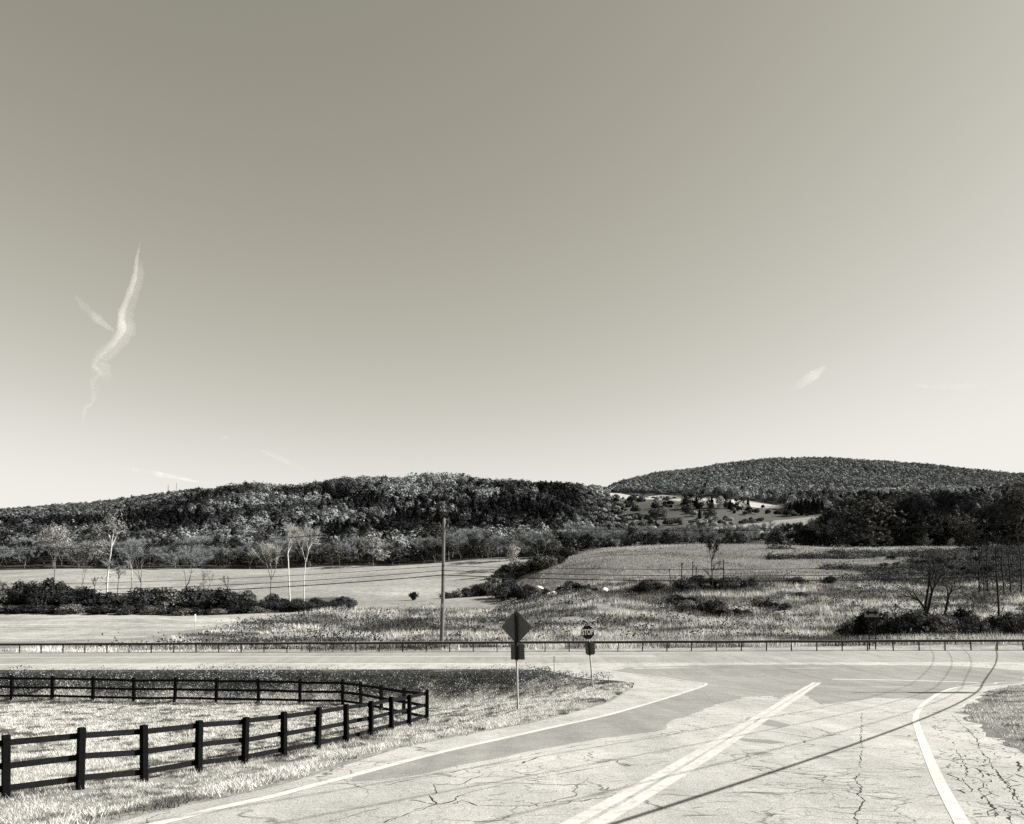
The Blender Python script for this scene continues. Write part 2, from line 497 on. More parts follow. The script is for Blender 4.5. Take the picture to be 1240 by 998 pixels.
def band(u, pts):                        # picture row of a boundary at column u
    return np.interp(u, [p[0] for p in pts], [p[1] for p in pts])

def tone_at(X, Y, px, py):
    t = np.full(X.shape, .15)
    dl = poly_dist(X, Y, LEFT); inw = in_poly(X, Y, WEDGE)
    t = np.where(inw & (Y < 60), .20, t)
    ny = near_y(X)
    dco = poly_dist(X, Y, BANKLINE)
    bank = inw & (dco < 2.9 - 1.5 * vnoise(X, Y, 1.6, 48) - 1.3 * smooth(2, 6, X)) & (Y < 60) & (X < 6)
    t = np.where(bank, .03, t)
    t = np.where(in_poly(X, Y, RWEDGE) & (Y < 60), .13, t)
    g = guard_y(X)
    far = Y > g + .4
    t = np.where(far, .17, t)
    t = np.where(far & (Y < g + 3), .22, t)
    # mown pale field on the left, its edge running up to the right
    lim = band(px, [(-400, 778), (0, 778), (170, 772), (240, 762), (330, 748), (420, 733), (430, 700)])
    mown = far & (Y > g + 3) & (Y < 172) & (py < lim) & (px < 430)
    t = np.where(mown, .25 + .10 * (vnoise(X * .2, Y, 3.2, 98) - .5) + .03 * np.sin(Y * 1.9 + X * .05), t)
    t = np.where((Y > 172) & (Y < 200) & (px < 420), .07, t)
    ff = (Y >= 196) & (Y < 352) & (px < 640)
    t = np.where(ff, .21 + .035 * (vnoise(X * .25, Y, 5, 96) - .5) + .05 * (vnoise(X, Y, 30, 97) - .5), t)
    ff2 = (Y >= 160) & (Y < 200) & (px > 420) & (px < 590)
    t = np.where(ff2, .18, t)
    mound = (Y > 135) & (Y < 300) & (px >= 640)
    t = np.where(mound, .125 + .035 * (vnoise(X, Y, 18, 8) - .5), t)
    t = np.where(mound & (Y > 228), .105 + .10 * smooth(228, 246, Y), t)
    scrub = mound & (Y > 165) & (Y < 232) & (vnoise(X, Y, 14, 3) + .7 * smooth(980, 1140, px) > .93)
    t = np.where(scrub, .04, t)
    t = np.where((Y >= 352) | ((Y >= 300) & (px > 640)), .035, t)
    # clearings on the far slope
    hill = Y > 420
    t = np.where(hill & in_poly(px, py, CLEAR_STRIP), .27, t)
    t = np.where(hill & in_poly(px, py, CLEAR_BRUSH), .06, t)
    t = np.where(hill & in_poly(px, py, CLEAR_PATH), .2, t)
    t = np.where(hill & in_poly(px, py, CLEAR_FAR), .22, t)
    return t
CLEAR_STRIP = [(735, 597), (800, 599), (850, 602), (905, 607), (948, 612), (948, 616), (900, 614), (850, 608), (800, 605), (735, 603)]
CLEAR_BRUSH = [(735, 603), (800, 605), (850, 608), (900, 614), (965, 617), (1000, 618), (1010, 625), (1010, 668), (740, 668)]
CLEAR_PATH = [(850, 641), (930, 632), (985, 626), (1030, 617), (1045, 619), (1010, 630), (960, 641), (930, 645), (850, 644)]
CLEAR_FAR = [(1170, 616), (1240, 612), (1300, 610), (1300, 619), (1240, 621), (1180, 623)]
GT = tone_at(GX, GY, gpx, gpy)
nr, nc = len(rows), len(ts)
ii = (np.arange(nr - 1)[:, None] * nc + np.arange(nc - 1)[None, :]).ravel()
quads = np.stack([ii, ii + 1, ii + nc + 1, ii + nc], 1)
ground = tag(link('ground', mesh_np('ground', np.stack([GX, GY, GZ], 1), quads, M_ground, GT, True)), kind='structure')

# ------------------------------------------------------------------ roads
def sheet(name, outline, mat, dz=0.0, step=.8, skirt=.25, zf=road_z):
    """a triangulated sheet that follows the road surface inside an outline"""
    o = np.asarray(outline, float)
    pts = []
    for a, b in zip(o, np.roll(o, -1, 0)):
        m = max(1, int(np.linalg.norm(b - a) / step))
        for i in range(m): pts.append(a + (b - a) * i / m)
    nb = len(pts)
    lo, hi = o.min(0), o.max(0)
    gx, gy = np.meshgrid(np.arange(lo[0], hi[0], step * 1.3), np.arange(lo[1], hi[1], step * 1.3))
    gx, gy = gx.ravel(), gy.ravel()
    keep = in_poly(gx, gy, o) & (poly_dist(gx, gy, np.vstack([o, o[:1]])) > step * .45)
    allp = [Vector((float(p[0]), float(p[1]))) for p in pts] + [Vector((float(a), float(b))) for a, b in zip(gx[keep], gy[keep])]
    vs, es, fs, *_ = delaunay_2d_cdt(allp, [(i, (i + 1) % nb) for i in range(nb)], [], 1, 1e-5)
    V = np.array([[p.x, p.y] for p in vs])
    z = zf(V[:, 0], V[:, 1]) + dz
    mb = MB()
    mb.v = [(a, b, c) for (a, b), c in zip(V, z)]
    mb.f = [tuple(f) for f in fs]
    if skirt:
        b = len(mb.v)
        for p in pts:
            zz = float(zf(np.array([p[0]]), np.array([p[1]]))[0]) + dz
            mb.v += [(p[0], p[1], zz), (p[0], p[1], zz - skirt)]
        for i in range(nb):
            j = (i + 1) % nb
            mb.f.append((b + 2 * i, b + 2 * i + 1, b + 2 * j + 1, b + 2 * j))
    ob = mb.build(name, mat)
    for p in ob.data.polygons:
        p.use_smooth = len(p.vertices) == 3
    # faces up
    import bmesh
    bm = bmesh.new(); bm.from_mesh(ob.data)
    for f in bm.faces:
        if len(f.verts) == 3 and f.normal.z < 0: f.normal_flip()
    bm.to_mesh(ob.data); bm.free()
    return ob

xs = np.array([-190, -120, -60, -30, -10, 0, 10, 20, 30, 45, 70, 110, 190.0])
main_line_y = lambda x: guard_y(x) - 9.0
far_side = [[x, guard_y(x) - .7] for x in xs[::-1]]
# main carriageway (far edge to the near edge line), shoulder on the left, side road with its throat
near_main = [[x, main_line_y(x)] for x in xs]
tag(sheet('main_road', near_main + far_side, M_main, 0), kind='structure')
x_left = CO[-1, 0]
side = list(LEFT[:len(LE) + 1 + len(CO)]) + [[x, near_y(x)] for x in (-10, -30, -60, -110, -190)]
side_outline = side + [[x, main_line_y(x) - .01] for x in xs] + list(RIGHT)
tag(sheet('side_road', side_outline, M_old, 0), kind='structure')
def resample(P, step=.35):
    P = np.asarray(P, float)
    s = np.concatenate([[0], np.cumsum(np.linalg.norm(np.diff(P, axis=0), axis=1))])
    u = np.linspace(0, s[-1], max(3, int(s[-1] / step)))
    return np.stack([np.interp(u, s, P[:, i]) for i in range(P.shape[1])], 1)

# newer, darker asphalt laid over the junction
patch_px = [(420, 947), (501, 941), (569, 925), (637, 911), (705, 898), (770, 888), (800, 885), (818, 873), (832, 866), (871, 852), (903, 844),
            (936, 842.5), (942, 847), (958, 838.5), (975, 842), (990, 851), (1000, 853), (1060, 845), (1098, 845), (1118, 848), (1150, 833), (1240, 826.5),
            (1240, 812), (1150, 806), (1000, 805), (880, 805), (760, 808), (740, 812.5), (800, 820.8), (850, 827.5), (853, 829), (846, 833.5),
            (820, 842.5), (739, 865.4), (671, 880.8), (603, 896), (535, 911.2), (468, 928.5)]
pp = road_pts(patch_px)[:, :2]
qq = resample(np.vstack([pp, pp[:1]]), .5)[:-1]
qq = qq + rng.normal(0, .05, qq.shape) + .16 * (vnoise(qq[:, 0], qq[:, 1], .9, 93) - .5)[:, None]
qq = qq[(np.linalg.norm(qq - np.roll(qq, 1, 0), axis=1) > .1)]
pp = qq
tag(sheet('asphalt_patch', pp, M_new, .0012, .6, 0), kind='structure')
for sp_px in ([(905, 868), (935, 872), (958, 878), (945, 881), (925, 878), (902, 872)], [(880, 893), (930, 896), (952, 899), (935, 901), (905, 898)],
              [(905, 912), (925, 910), (938, 913), (918, 915)]):
    tag(sheet('asphalt_patch', road_pts(sp_px)[:, :2], M_new, .0012, .3, 0), kind='structure')

def catmull(P, n=6):
    P = np.asarray(P, float)
    Q = np.vstack([2 * P[0] - P[1], P, 2 * P[-1] - P[-2]])
    out = []
    for i in range(1, len(Q) - 2):
        for t in np.linspace(0, 1, n, endpoint=False):
            a, b, c, d = Q[i - 1], Q[i], Q[i + 1], Q[i + 2]
            out.append(.5 * (2 * b + (c - a) * t + (2 * a - 5 * b + 4 * c - d) * t * t + (3 * b - a - 3 * c + d) * t ** 3))
    out.append(P[-1])
    return np.array(out)

def ribbon(name, P, width, mat, dz, off=0.0, ragged=0.0, zf=road_z):
    P = np.asarray(P)[:, :2]
    d = np.gradient(P, axis=0); d /= np.linalg.norm(d, axis=1)[:, None] + 1e-9
    nrm = np.stack([-d[:, 1], d[:, 0]], 1)
    w = np.broadcast_to(np.asarray(width, float), (len(P),))[:, None] / 2
    j1 = rng.normal(0, ragged, (len(P), 1)) if ragged else 0
    A, B = P + nrm * (off + w + j1), P + nrm * (off - w - j1)
    V = np.vstack([A, B]); z = zf(V[:, 0], V[:, 1]) + dz
    n = len(P)
    mb = MB()
    mb.v = [tuple(map(float, (a, b, c))) for (a, b), c in zip(V, z)]
    mb.f = [(i, i + n, i + n + 1, i + 1) for i in range(n - 1)]
    return mb.build(name, mat)

lw_px = [(200, 995.4), (251, 981.9), (325, 965.6), (373, 953), (420, 941), (468, 928), (535, 910.7), (603, 895.5), (671, 880.3), (739, 865),
         (800, 847.6), (828, 838.8), (846, 833.2), (853.5, 830), (855, 828.3), (849, 826.6), (800, 820), (773, 816.8), (722, 810.4), (690, 807.3)]
LW = road_pts(lw_px)[:, :2]
bk = LW[0] + (LW[0] - LW[2]) / np.linalg.norm(LW[0] - LW[2]) * np.array([[14.], [7.], [3.]])
ml = [[x, main_line_y(x) - .35] for x in (-6, -15, -30, -60, -110, -190)]
LL = resample(catmull(np.vstack([bk, LW, ml])))
tag(ribbon('white_edge_line', LL, .15 + .2 * smooth(4, -4, LL[:, 0]) * (LL[:, 1] > 38), M_paint, .003), kind='structure')
rw_px = [(1165.5, 998), (1149.5, 969), (1135, 941), (1123, 912.6), (1114, 889.5), (1108.7, 871.8), (1111.6, 861), (1121, 850.5), (1137, 839.8),
         (1155, 833.2), (1176, 830), (1204, 828), (1240, 826)]
RW = road_pts(rw_px)[:, :2]
bk = RW[0] + (RW[0] - RW[2]) / np.linalg.norm(RW[0] - RW[2]) * np.array([[14.], [7.], [3.]])
e = RW[-1]
fw = np.array([[e[0] + 12, e[1] + .2], [e[0] + 40, e[1] - 1], [e[0] + 120, e[1] - 8]])
tag(ribbon('white_edge_line', resample(catmull(np.vstack([bk, RW, fw]))), .135, M_paint, .003), kind='structure')
SL = road_pts([(1007.6, 822.5), (1084, 823.6), (1140, 825.2), (1186, 826.6)])[:, :2]
tag(ribbon('stop_line', resample(SL), .36, M_paint, .003), kind='structure')
cl_px = [(709, 996.5), (811, 938), (905, 880), (989, 826.5)]
CLn = road_pts(cl_px)[:, :2]
bk = CLn[0] + (CLn[0] - CLn[1]) / np.linalg.norm(CLn[0] - CLn[1]) * np.array([[14.], [7.], [3.]])
CLs = resample(catmull(np.vstack([bk, CLn])))
wid = .165 + .02 * smooth(5, 30, CLs[:, 1])
for s_ in (-1, 1):
    tag(ribbon('centre_line', CLs, wid, M_yellow, .003, off=s_ * .112), kind='structure')
for off, w_ in ((3.2, .2), (3.75, .2)):
    tag(ribbon('main_centre_line', np.array([[x, guard_y(x) - .7 - off + .0] for x in np.arange(-190, 12, 2.)]), w_, M_paint, .003), kind='structure')
tag(ribbon('main_far_line', np.array([[x, guard_y(x) - 1.1] for x in np.arange(-190, 190, 2.)]), .2, M_paint, .003), kind='structure')

# cracks traced on the old asphalt
z5 = lambda L: [(400 + a / 2.952, 760 + b / 2.952) for a, b in L]
z6 = lambda L: [(800 + a / 2.818, 760 + b / 2.818) for a, b in L]
cracks = [
    (z6([(690, 290), (685, 340), (692, 400), (684, 450), (690, 490), (668, 515), (687, 545), (674, 570), (695, 590), (680, 620), (658, 645), (670, 671)]), .026),
    (z6([(690, 338), (760, 335), (845, 347)]), .018), (z6([(160, 469), (240, 471), (320, 482), (400, 500)]), .022),
    (z6([(310, 355), (345, 352), (430, 362), (520, 378)]), .03), (z6([(510, 530), (640, 540), (760, 548), (960, 553)]), .018),
    (z6([(375, 645), (430, 618), (520, 615), (610, 630), (700, 637), (850, 650), (1000, 664)]), .018),
    (z6([(690, 440), (780, 450), (900, 470)]), .014), (z6([(480, 430), (560, 440), (660, 462)]), .014), (z6([(545, 350), (590, 360), (540, 372)]), .014),
    (z6([(1000, 300), (1040, 340), (1070, 372), (1098, 425), (1130, 460), (1150, 490), (1168, 520), (1190, 540), (1240, 615)]), .03),
    (z6([(1222, 455), (1226, 480), (1212, 500), (1240, 512)]), .05), (z6([(1080, 480), (1112, 520), (1092, 560), (1132, 612), (1120, 640)]), .03),
    (z6([(1000, 390), (1040, 470), (1030, 520), (1060, 560)]), .02), (z6([(1180, 545), (1210, 550), (1200, 580), (1240, 640)]), .03),
    (z6([(1010, 335), (1060, 338), (1120, 375), (1190, 400)]), .02), (z6([(1160, 600), (1190, 640), (1200, 671)]), .03),
    (z5([(195, 697), (290, 660), (372, 633), (345, 600), (380, 590), (362, 560), (450, 563), (500, 540), (560, 520), (630, 505)]), .028),
    (z5([(280, 617), (330, 625), (372, 633), (430, 625), (462, 600), (560, 575), (700, 545), (860, 515), (1000, 490)]), .026),
    (z5([(440, 632), (490, 618), (540, 637), (640, 640), (820, 638), (900, 612), (990, 598)]), .026),
    (z5([(670, 497), (695, 480), (672, 487), (742, 464)]), .03), (z5([(0, 692), (60, 680), (140, 655), (250, 628)]), .018),
    (z5([(430, 520), (700, 460), (840, 432), (960, 412), (1100, 398), (1240, 372)]), .028),
    (z5([(1010, 665), (1060, 632), (1130, 612), (1190, 622)]), .02), (z5([(700, 545), (820, 560), (920, 562)]), .014),
    (z5([(120, 585), (280, 545), (420, 528)]), .02), (z5([(960, 480), (1100, 468), (1240, 432)]), .014),
]
mb = MB()
def crack(P, w, gap=.3, jit_s=.022):
    P = resample(P, .09)
    jit = rng.normal(0, jit_s, P.shape); jit = np.cumsum(jit, 0) * .22 + jit * .5
    P = P + jit - np.linspace(0, 1, len(P))[:, None] * jit[-1]
    d = np.gradient(P, axis=0); d /= np.linalg.norm(d, axis=1)[:, None] + 1e-9
    nn = np.stack([-d[:, 1], d[:, 0]], 1)
    q = np.convolve(rng.random(len(P) + 6), np.ones(7) / 7, 'valid')[:len(P)]
    q = (q - q.min()) / (q.max() - q.min() + 1e-9)
    ww = (w * .8 * (.1 + 1.5 * q * rng.random(len(P))))[:, None]
    V = np.vstack([P + nn * ww / 2, P - nn * ww / 2])
    zz = road_z(V[:, 0], V[:, 1]) + .002
    n = len(P)
    mb.add([(a, b, c) for (a, b), c in zip(V, zz)], [(i, i + n, i + n + 1, i + 1) for i in range(n - 1) if q[i] > gap])
for L, w in cracks:
    crack(road_pts(L)[:, :2], w, .17)
def dashes(poly_px, n, direction, spread, lo, hi, w):
    Q = road_pts(poly_px)[:, :2]
    k_ = 0
    while k_ < n:
        p = np.array([rng.uniform(Q[:, 0].min(), Q[:, 0].max()), rng.uniform(Q[:, 1].min(), Q[:, 1].max())])
        if not in_poly(p[0], p[1], Q): continue
        if rng.random() > 6 / p[1]: continue
        a_ = math.radians(direction + rng.normal(0, spread)); L_ = rng.uniform(lo, hi)
        v_ = np.array([math.cos(a_), math.sin(a_)]) * L_
        crack(np.array([p, p + v_ * .5 + rng.normal(0, .05, 2), p + v_]), w * rng.uniform(.4, 1.3), .25, .03); k_ += 1
dashes([(1125, 870), (1165, 868), (1235, 912), (1239, 997), (1180, 997), (1130, 905)], 150, 62, 22, .12, .7, .022)
dashes([(985, 850), (1090, 850), (1140, 975), (1140, 997), (760, 997), (900, 905)], 150, 4, 14, .15, .9, .014)
dashes([(430, 965), (700, 905), (860, 880), (720, 985), (690, 997), (420, 997)], 90, 30, 30, .12, .6, .013)
tag(mb.build('road_cracking', M_crack), kind='structure')

# ------------------------------------------------------------------ paddock fence
near_px = [(-95, 980), (3, 968), (98, 957.5), (179, 946), (244.6, 933.5), (298.8, 925), (343.8, 917), (383.8, 910), (417, 902), (446.7, 893.8), (472, 886.5), (495.5, 879.5), (517, 873.5)]
far_px = [(488.7, 867), (461.6, 861.5), (437, 856.5), (415, 853), (363, 852.5), (313.7, 851.3), (261, 850.2), (211, 849.6), (162, 849), (112.5, 848.4), (63.7, 847.6), (14.6, 846.8), (-35, 846), (-85, 845.4)]
pn = np.array([gpt(*p) for p in near_px]); pf = np.array([gpt(*p) for p in far_px])
def straighten(P):
    P = P.copy(); t = np.arange(len(P))
    for c in (0, 1):
        P[:, c] = .35 * P[:, c] + .65 * np.polyval(np.polyfit(t, P[:, c], 2), t)
    return P
corner = pn[-1].copy()
pn = straighten(pn); pn[-1] = corner
pf[4:] = straighten(pf[4:])
run = np.vstack([pn, pf])
run[:, 2] = ground_z(run[:, 0], run[:, 1])
print('FENCE', np.round(run[:, :2], 1).tolist())
fence = empty('rail_fence', run[len(pn) - 1], 'black three-rail board fence round the paddock, with a corner beside the road', 'fence')
o0 = Vector(run[len(pn) - 1])
for i, p in enumerate(run):
    H = 1.40 * (1 + rng.normal(0, .012))
    a = run[min(i + 1, len(run) - 1)] - run[max(i - 1, 0)]
    ang = math.atan2(a[1], a[0])
    mb = MB(); mb.box((0, 0, H / 2 - .15), (.155, .155, H + .3))
    o = mb.build('post', M_post, fence, loc=Vector(p) - o0, rot=(rng.normal(0, .02), rng.normal(0, .02), ang), bevel=.012)
for i in range(len(run) - 1):
    a, b = Vector(run[i]), Vector(run[i + 1])
    d = b - a; hd = Vector((d.x, d.y, 0)).normalized()
    side_n = Vector((-hd.y, hd.x, 0)) * .10           # boards nailed on the paddock side
    for h in (1.24, .72, .22):
        A = a + side_n + Vector((0, 0, h + rng.normal(0, .012))) - hd * .06; B = b + side_n + Vector((0, 0, h + rng.normal(0, .012))) + hd * .06
        mid = (A + B) / 2; L = (B - A).length
        rot = (B - A).to_track_quat('X', 'Z').to_matrix()
        mb = MB(); mb.box((0, 0, 0), (L, .032, .138))
        o = mb.build('rail', M_fence, fence, loc=mid - o0); o.rotation_euler = rot.to_euler()

# ------------------------------------------------------------------ guard rail
def gpos(x, dy=0): 
    y = guard_y(x) + dy
    return Vector((x, y, float(zmain(np.array([x]))[0]) - .02))
gr = empty('guard_rail', gpos(0), 'long low steel guard rail on thin posts along the far side of the main road', 'guard rail')
g0 = gpos(0)
mb = MB()
gx = np.arange(-80, 81, 4.0)
pts = [gpos(x) + Vector((0, 0, .70 + .012 * math.sin(x * .7))) - g0 for x in gx]
for a, b in zip(pts[:-1], pts[1:]):
    rot = (b - a).to_track_quat('X', 'Z').to_matrix()
    mb.box((a + b) / 2, ((b - a).length + .0, .15, .17), rot)
mb.build('rail_beam', M_rust, gr)
mb = MB()
for a, b in zip(pts[:-1], pts[1:]):
    rot = (b - a).to_track_quat('X', 'Z').to_matrix()
    mb.box((a + b) / 2 + Vector((0, 0, .094)), ((b - a).length, .13, .012), rot)
mb.build('lit_rail_top', M_rail_lit, gr)  # thin pale strip paints the sunlit top edge onto the dark beam
for x in np.arange(-78, 79, 1.83):
    mb = MB(); mb.box((0, 0, .20), (.075, .055, .86))
    mb.build('post', M_rust, gr, loc=gpos(x) - g0, rot=(rng.normal(0, .03), rng.normal(.0, .035) - .03 * (x > 25), 0))

# ------------------------------------------------------------------ signs
def text_mesh(txt, size, mat, name):
    cu = bpy.data.curves.new(name, 'FONT'); cu.body = txt; cu.size = size; cu.align_x = 'CENTER'; cu.align_y = 'CENTER'; cu.extrude = .002; cu.offset = .012
    o = bpy.data.objects.new(name, cu); COL.objects.link(o)
    dg = bpy.context.evaluated_depsgraph_get()
    me = bpy.data.meshes.new_from_object(o.evaluated_get(dg)); COL.objects.unlink(o); bpy.data.objects.remove(o)
    me.materials.clear(); me.materials.append(mat)
    return me

def u_post(mb, h, lean=0):
    mb.box((0, 0, h / 2 - .2), (.065, .012, h + .4)); 
    for s_ in (-1, 1): mb.box((s_ * .031, .02, h / 2 - .2), (.010, .038, h + .4))

FACE = math.radians(26)                  # signs stand square to the side road
# diamond warning sign seen from behind
base = gpt(627, 861)
D1 = base[1]
print('DIAMOND', base, 'STOP', gpt(718, 834))
pxm = F / (base[1] * cp + base[2] * sp)
half = 20.6 / pxm
ctr = at_dist(624.8, 759.6, base[1])
w1 = empty('warning_sign', base, 'diamond sign seen from behind, with a plaque below, on a slim post in the verge', 'road sign', rz=-FACE)
hz = ctr[2] - base[2]
tilt = math.atan2((ctr[0] - base[0]), hz)
mb = MB()
r_ = .12 * half
dm = []
for cx_, cz_ in ((0, half), (half, 0), (0, -half), (-half, 0)):
    ang0 = math.atan2(cz_, cx_)
    for da in (-.7, 0, .7) if False else (-.5, 0, .5):
        dm.append((cx_ * .93 + r_ * .6 * math.cos(ang0 - da), cz_ * .93 + r_ * .6 * math.sin(ang0 - da)))
mb.prism(dm, -.006, .006, Matrix.Translation((0, .05, hz)))
tl = -tilt * 1.0
mb.build('sign_panel', M_signback, w1, rot=(0, tilt, 0))
mb = MB(); pw, ph = 16.6 / pxm / math.cos(FACE), 19 / pxm
mb.prism([(-pw / 2, -ph / 2), (pw / 2, -ph / 2), (pw / 2, ph / 2), (-pw / 2, ph / 2)], -.005, .005, Matrix.Translation((.02, .05, at_dist(625, 789.5, base[1])[2] - base[2])))
mb.build('plaque', M_signdark if False else M_signback, w1, rot=(0, tilt, 0))
zt = hz + half * .86; zl = at_dist(625, 799.5, base[1])[2] - base[2]
mb = MB(); mb.box((0, 0, zl / 2 - .2), (.062, .05, zl + .4)); mb.build('post', M_galv, w1, rot=(0, tilt, 0))
mb = MB(); mb.box((0, 0, (zt + zl) / 2), (.10, .07, zt - zl)); mb.build('mounting_strip', M_signdark, w1, rot=(0, tilt, 0))

def octagon(r):
    return [(r * math.cos(math.radians(22.5 + 45 * i)), r * math.sin(math.radians(22.5 + 45 * i))) for i in range(8)]

def stop_sign(base, hz, rad, tilt, label, plaque=None, extra=0.0, rz=-FACE):
    s = empty('stop_sign', base, label, 'stop sign', rz=rz)
    mb = MB(); mb.prism(octagon(rad), .0, .008, Matrix.Translation((0, -.045, hz)))
    f_ = mb.build('sign_panel', M_white, s, rot=(0, tilt, 0))
    mb = MB(); mb.prism(octagon(rad * .975), -.0035, .0, Matrix.Translation((0, -.045, hz)))
    fc = mb.build('red_face', M_red, f_)
    t = link('lettering', text_mesh('STOP', rad * .92, M_white, 'stop_word'), f_)
    t.location = (0, -.0525, hz); t.rotation_euler = (math.radians(90), 0, 0); t.scale = (.74, 1.12, 1)
    mb = MB(); zt = hz + rad * .8 + extra; mb.box((0, 0, zt / 2 - .2), (.062, .05, zt + .4)); mb.build('post', M_galv, s, rot=(0, tilt, 0))
    if plaque:
        z_, w_, h_ = plaque
        c_ = w_ * .16
        mb = MB(); mb.prism([(-w_ / 2 + c_, -h_ / 2), (w_ / 2 - c_, -h_ / 2), (w_ / 2, -h_ / 2 + c_), (w_ / 2, h_ / 2 - c_), (w_ / 2 - c_, h_ / 2), (-w_ / 2 + c_, h_ / 2), (-w_ / 2, h_ / 2 - c_), (-w_ / 2, -h_ / 2 + c_)], 0, .008, Matrix.Translation((.02, .03, z_)))
        mb.build('plaque', M_signback, s, rot=(0, tilt, 0))
        mb = MB(); mb.box((0, -.028, z_), (.085, .012, h_ * 1.12)); mb.build('mounting_strip', M_signdark, s, rot=(0, tilt, 0))
    return s
sb = gpt(718, 834)
ps = F / (sb[1] * cp + sb[2] * sp)
sc_ = at_dist(711.7, 765.6, sb[1])
stop_sign(sb, sc_[2] - sb[2], 9.1 / ps, math.atan2(sc_[0] - sb[0], sc_[2] - sb[2]), 'dark octagonal stop sign on a leaning post at the grass corner of the junction',
          (at_dist(715, 785.3, sb[1])[2] - sb[2], 12.2 / ps, 15.5 / ps))

# double arrow board beyond the guard rail
ab = Vector((at_dist(1058, 787, guard_y(28) + .8)))
ab = Vector((float(ab.x), float(guard_y(ab.x) + 1.0), 0)); ab.z = float(ground_z(np.array([ab.x]), np.array([ab.y]))[0])
pa = F / (ab.y * cp + ab.z * sp)
aw = empty('arrow_sign', ab, 'wide board with a two-headed arrow on two thin posts beyond the guard rail', 'road sign', rz=0)
az = at_dist(1058, 742, ab.y)[2] - ab.z
W2, H2 = 17.5 / pa / 2, 10.5 / pa / 2
mb = MB(); mb.prism([(-W2, -H2), (W2, -H2), (W2, H2), (-W2, H2)], 0, .01, Matrix.Translation((0, -.05, az)))
pnl = mb.build('sign_panel', M_sheet, aw)
mb = MB()
arrow = [(-W2 * .88, 0), (-W2 * .38, -H2 * .72), (-W2 * .38, -H2 * .24), (W2 * .38, -H2 * .24), (W2 * .38, -H2 * .72), (W2 * .88, 0), (W2 * .38, H2 * .72), (W2 * .38, H2 * .24), (-W2 * .38, H2 * .24), (-W2 * .38, H2 * .72)]
mb.prism(arrow, -.004, 0, Matrix.Translation((0, -.05, az))); mb.build('arrow', M_black, pnl)
for x_ in (-W2 * .36, W2 * .5):
    mb = MB(); mb.box((x_, 0, az / 2), (.07, .05, az + H2 * 1.2)); mb.build('post', M_signdark, aw)

# slim white markers
def delineator(b, h, label, cat='marker post'):
    o = empty('marker_post', b, label, cat)
    mb = MB(); mb.tube([(0, 0, -.2), (.01, 0, h * .55), (0, 0, h)], .028, 6); mb.build('post', M_galv, o)
    mb = MB(); mb.prism([(-.06, 0), (.06, 0), (.06, .3), (.03, .34), (-.03, .34), (-.06, .3)], -.036, -.03, Matrix.Translation((0, 0, h - .32))); mb.build('reflector', M_white, o)
b = gpt(671, 818); delineator(b, at_dist(669, 795, b[1])[2] - b[2], 'slim white-headed marker post in the verge between the two road signs')
b = gpt(236, 764); hh = at_dist(236, 744, b[1])[2] - b[2]
o = empty('field_marker', b, 'pale marker post standing alone at the edge of the mown field', 'marker post')
mb = MB(); mb.tube([(0, 0, -.2), (0, 0, hh)], [.06, .05], 8); mb.build('post', M_galv, o)
mb = MB(); mb.tube([(0, 0, hh * .55), (0, 0, hh)], .11, 8); mb.build('sleeve', M_white, o)

# ------------------------------------------------------------------ utility pole and wires
pb = np.array(at_dist(534.5, 783, 66.5)); pb[2] = ground_z(pb[0:1], pb[1:2])[0]
ptop = at_dist(538.2, 628, 66.5)
def utility_pole(b, top, label, group=None):
    b, top = Vector(b), Vector(top)
    o = empty('utility_pole', b, label, 'utility pole', group)
    d = top - b
    mb = MB(); mb.tube([d * t + Vector((.03 * math.sin(t * 5), 0, 0)) for t in np.linspace(-.05, 1, 14)], list(np.linspace(.185, .125, 14)), 14)
    mb.build('shaft', M_pole, o, True)
    mb = MB(); c = d * .935; mb.box(c, (.75, .10, .09)); mb.build('bracket', M_pole, o)
    for s_ in (-.32, .32):
        mb = MB(); mb.tube([c + Vector((s_, 0, .04)), c + Vector((s_, 0, .1)), c + Vector((s_, 0, .14)), c + Vector((s_, 0, .22))], [.03, .06, .045, .05], 8); mb.build('insulator', M_ins, o)
    for t in (.635, .60, .565):
        mb = MB(); mb.box(d * t + Vector((0, -.16, 0)), (.12, .1, .1)); mb.build('cable_clamp', M_rust, o)
    mb = MB(); mb.box(d * .33 + Vector((-.05, -.17, 0)), (.2, .1, .35)); mb.build('plate', M_galv, o)
    return o
utility_pole(pb, ptop, 'tall bare wooden utility pole standing behind the guard rail')
dpole = ptop - pb
PL = np.array([-66.0, 73.5, 0]); PR = np.array([56.0, 61.5, 0])
poles3 = []
for P in (PL, PR):
    P[2] = ground_z(P[0:1], P[1:2])[0]
    utility_pole(P, P + np.array([0, 0, 10.7]), 'next wooden utility pole along the main road, beyond the ' + ('arrow sign' if P[0] > 0 else 'dark hedge'))
def wire(a, b, sag, n=24):
    a, b = np.asarray(a, float), np.asarray(b, float)
    t = np.linspace(0, 1, n)[:, None]
    P = a + (b - a) * t
    P[:, 2] -= (4 * sag * t * (1 - t))[:, 0]
    return P
def wires(frac, dx, dy, sag, rad, label, name='overhead_wire'):
    A = PL + np.array([dx, dy, 10.7 * frac]); B = pb + dpole * frac + np.array([dx, dy, 0]); C = PR + np.array([dx, dy, 10.7 * frac])
    P = np.vstack([wire(A, B, sag), wire(B, C, sag * .85)[1:]])
    ext = np.vstack([[A + np.array([-50, 5, -.2])], P, [C + np.array([45, -4, .3])]])
    mb = MB(); mb.tube(ext, rad, 5); tag(mb.build(name, M_wire), label, 'wire', 'wires along the main road')
wires(.957, -.32, 0, 1.1, .022, 'thin top power wire crossing the dark hillside, fixed at the pole top')
wires(.957, .32, 0, .95, .014, 'thinnest top power wire beside the other at the pole top')
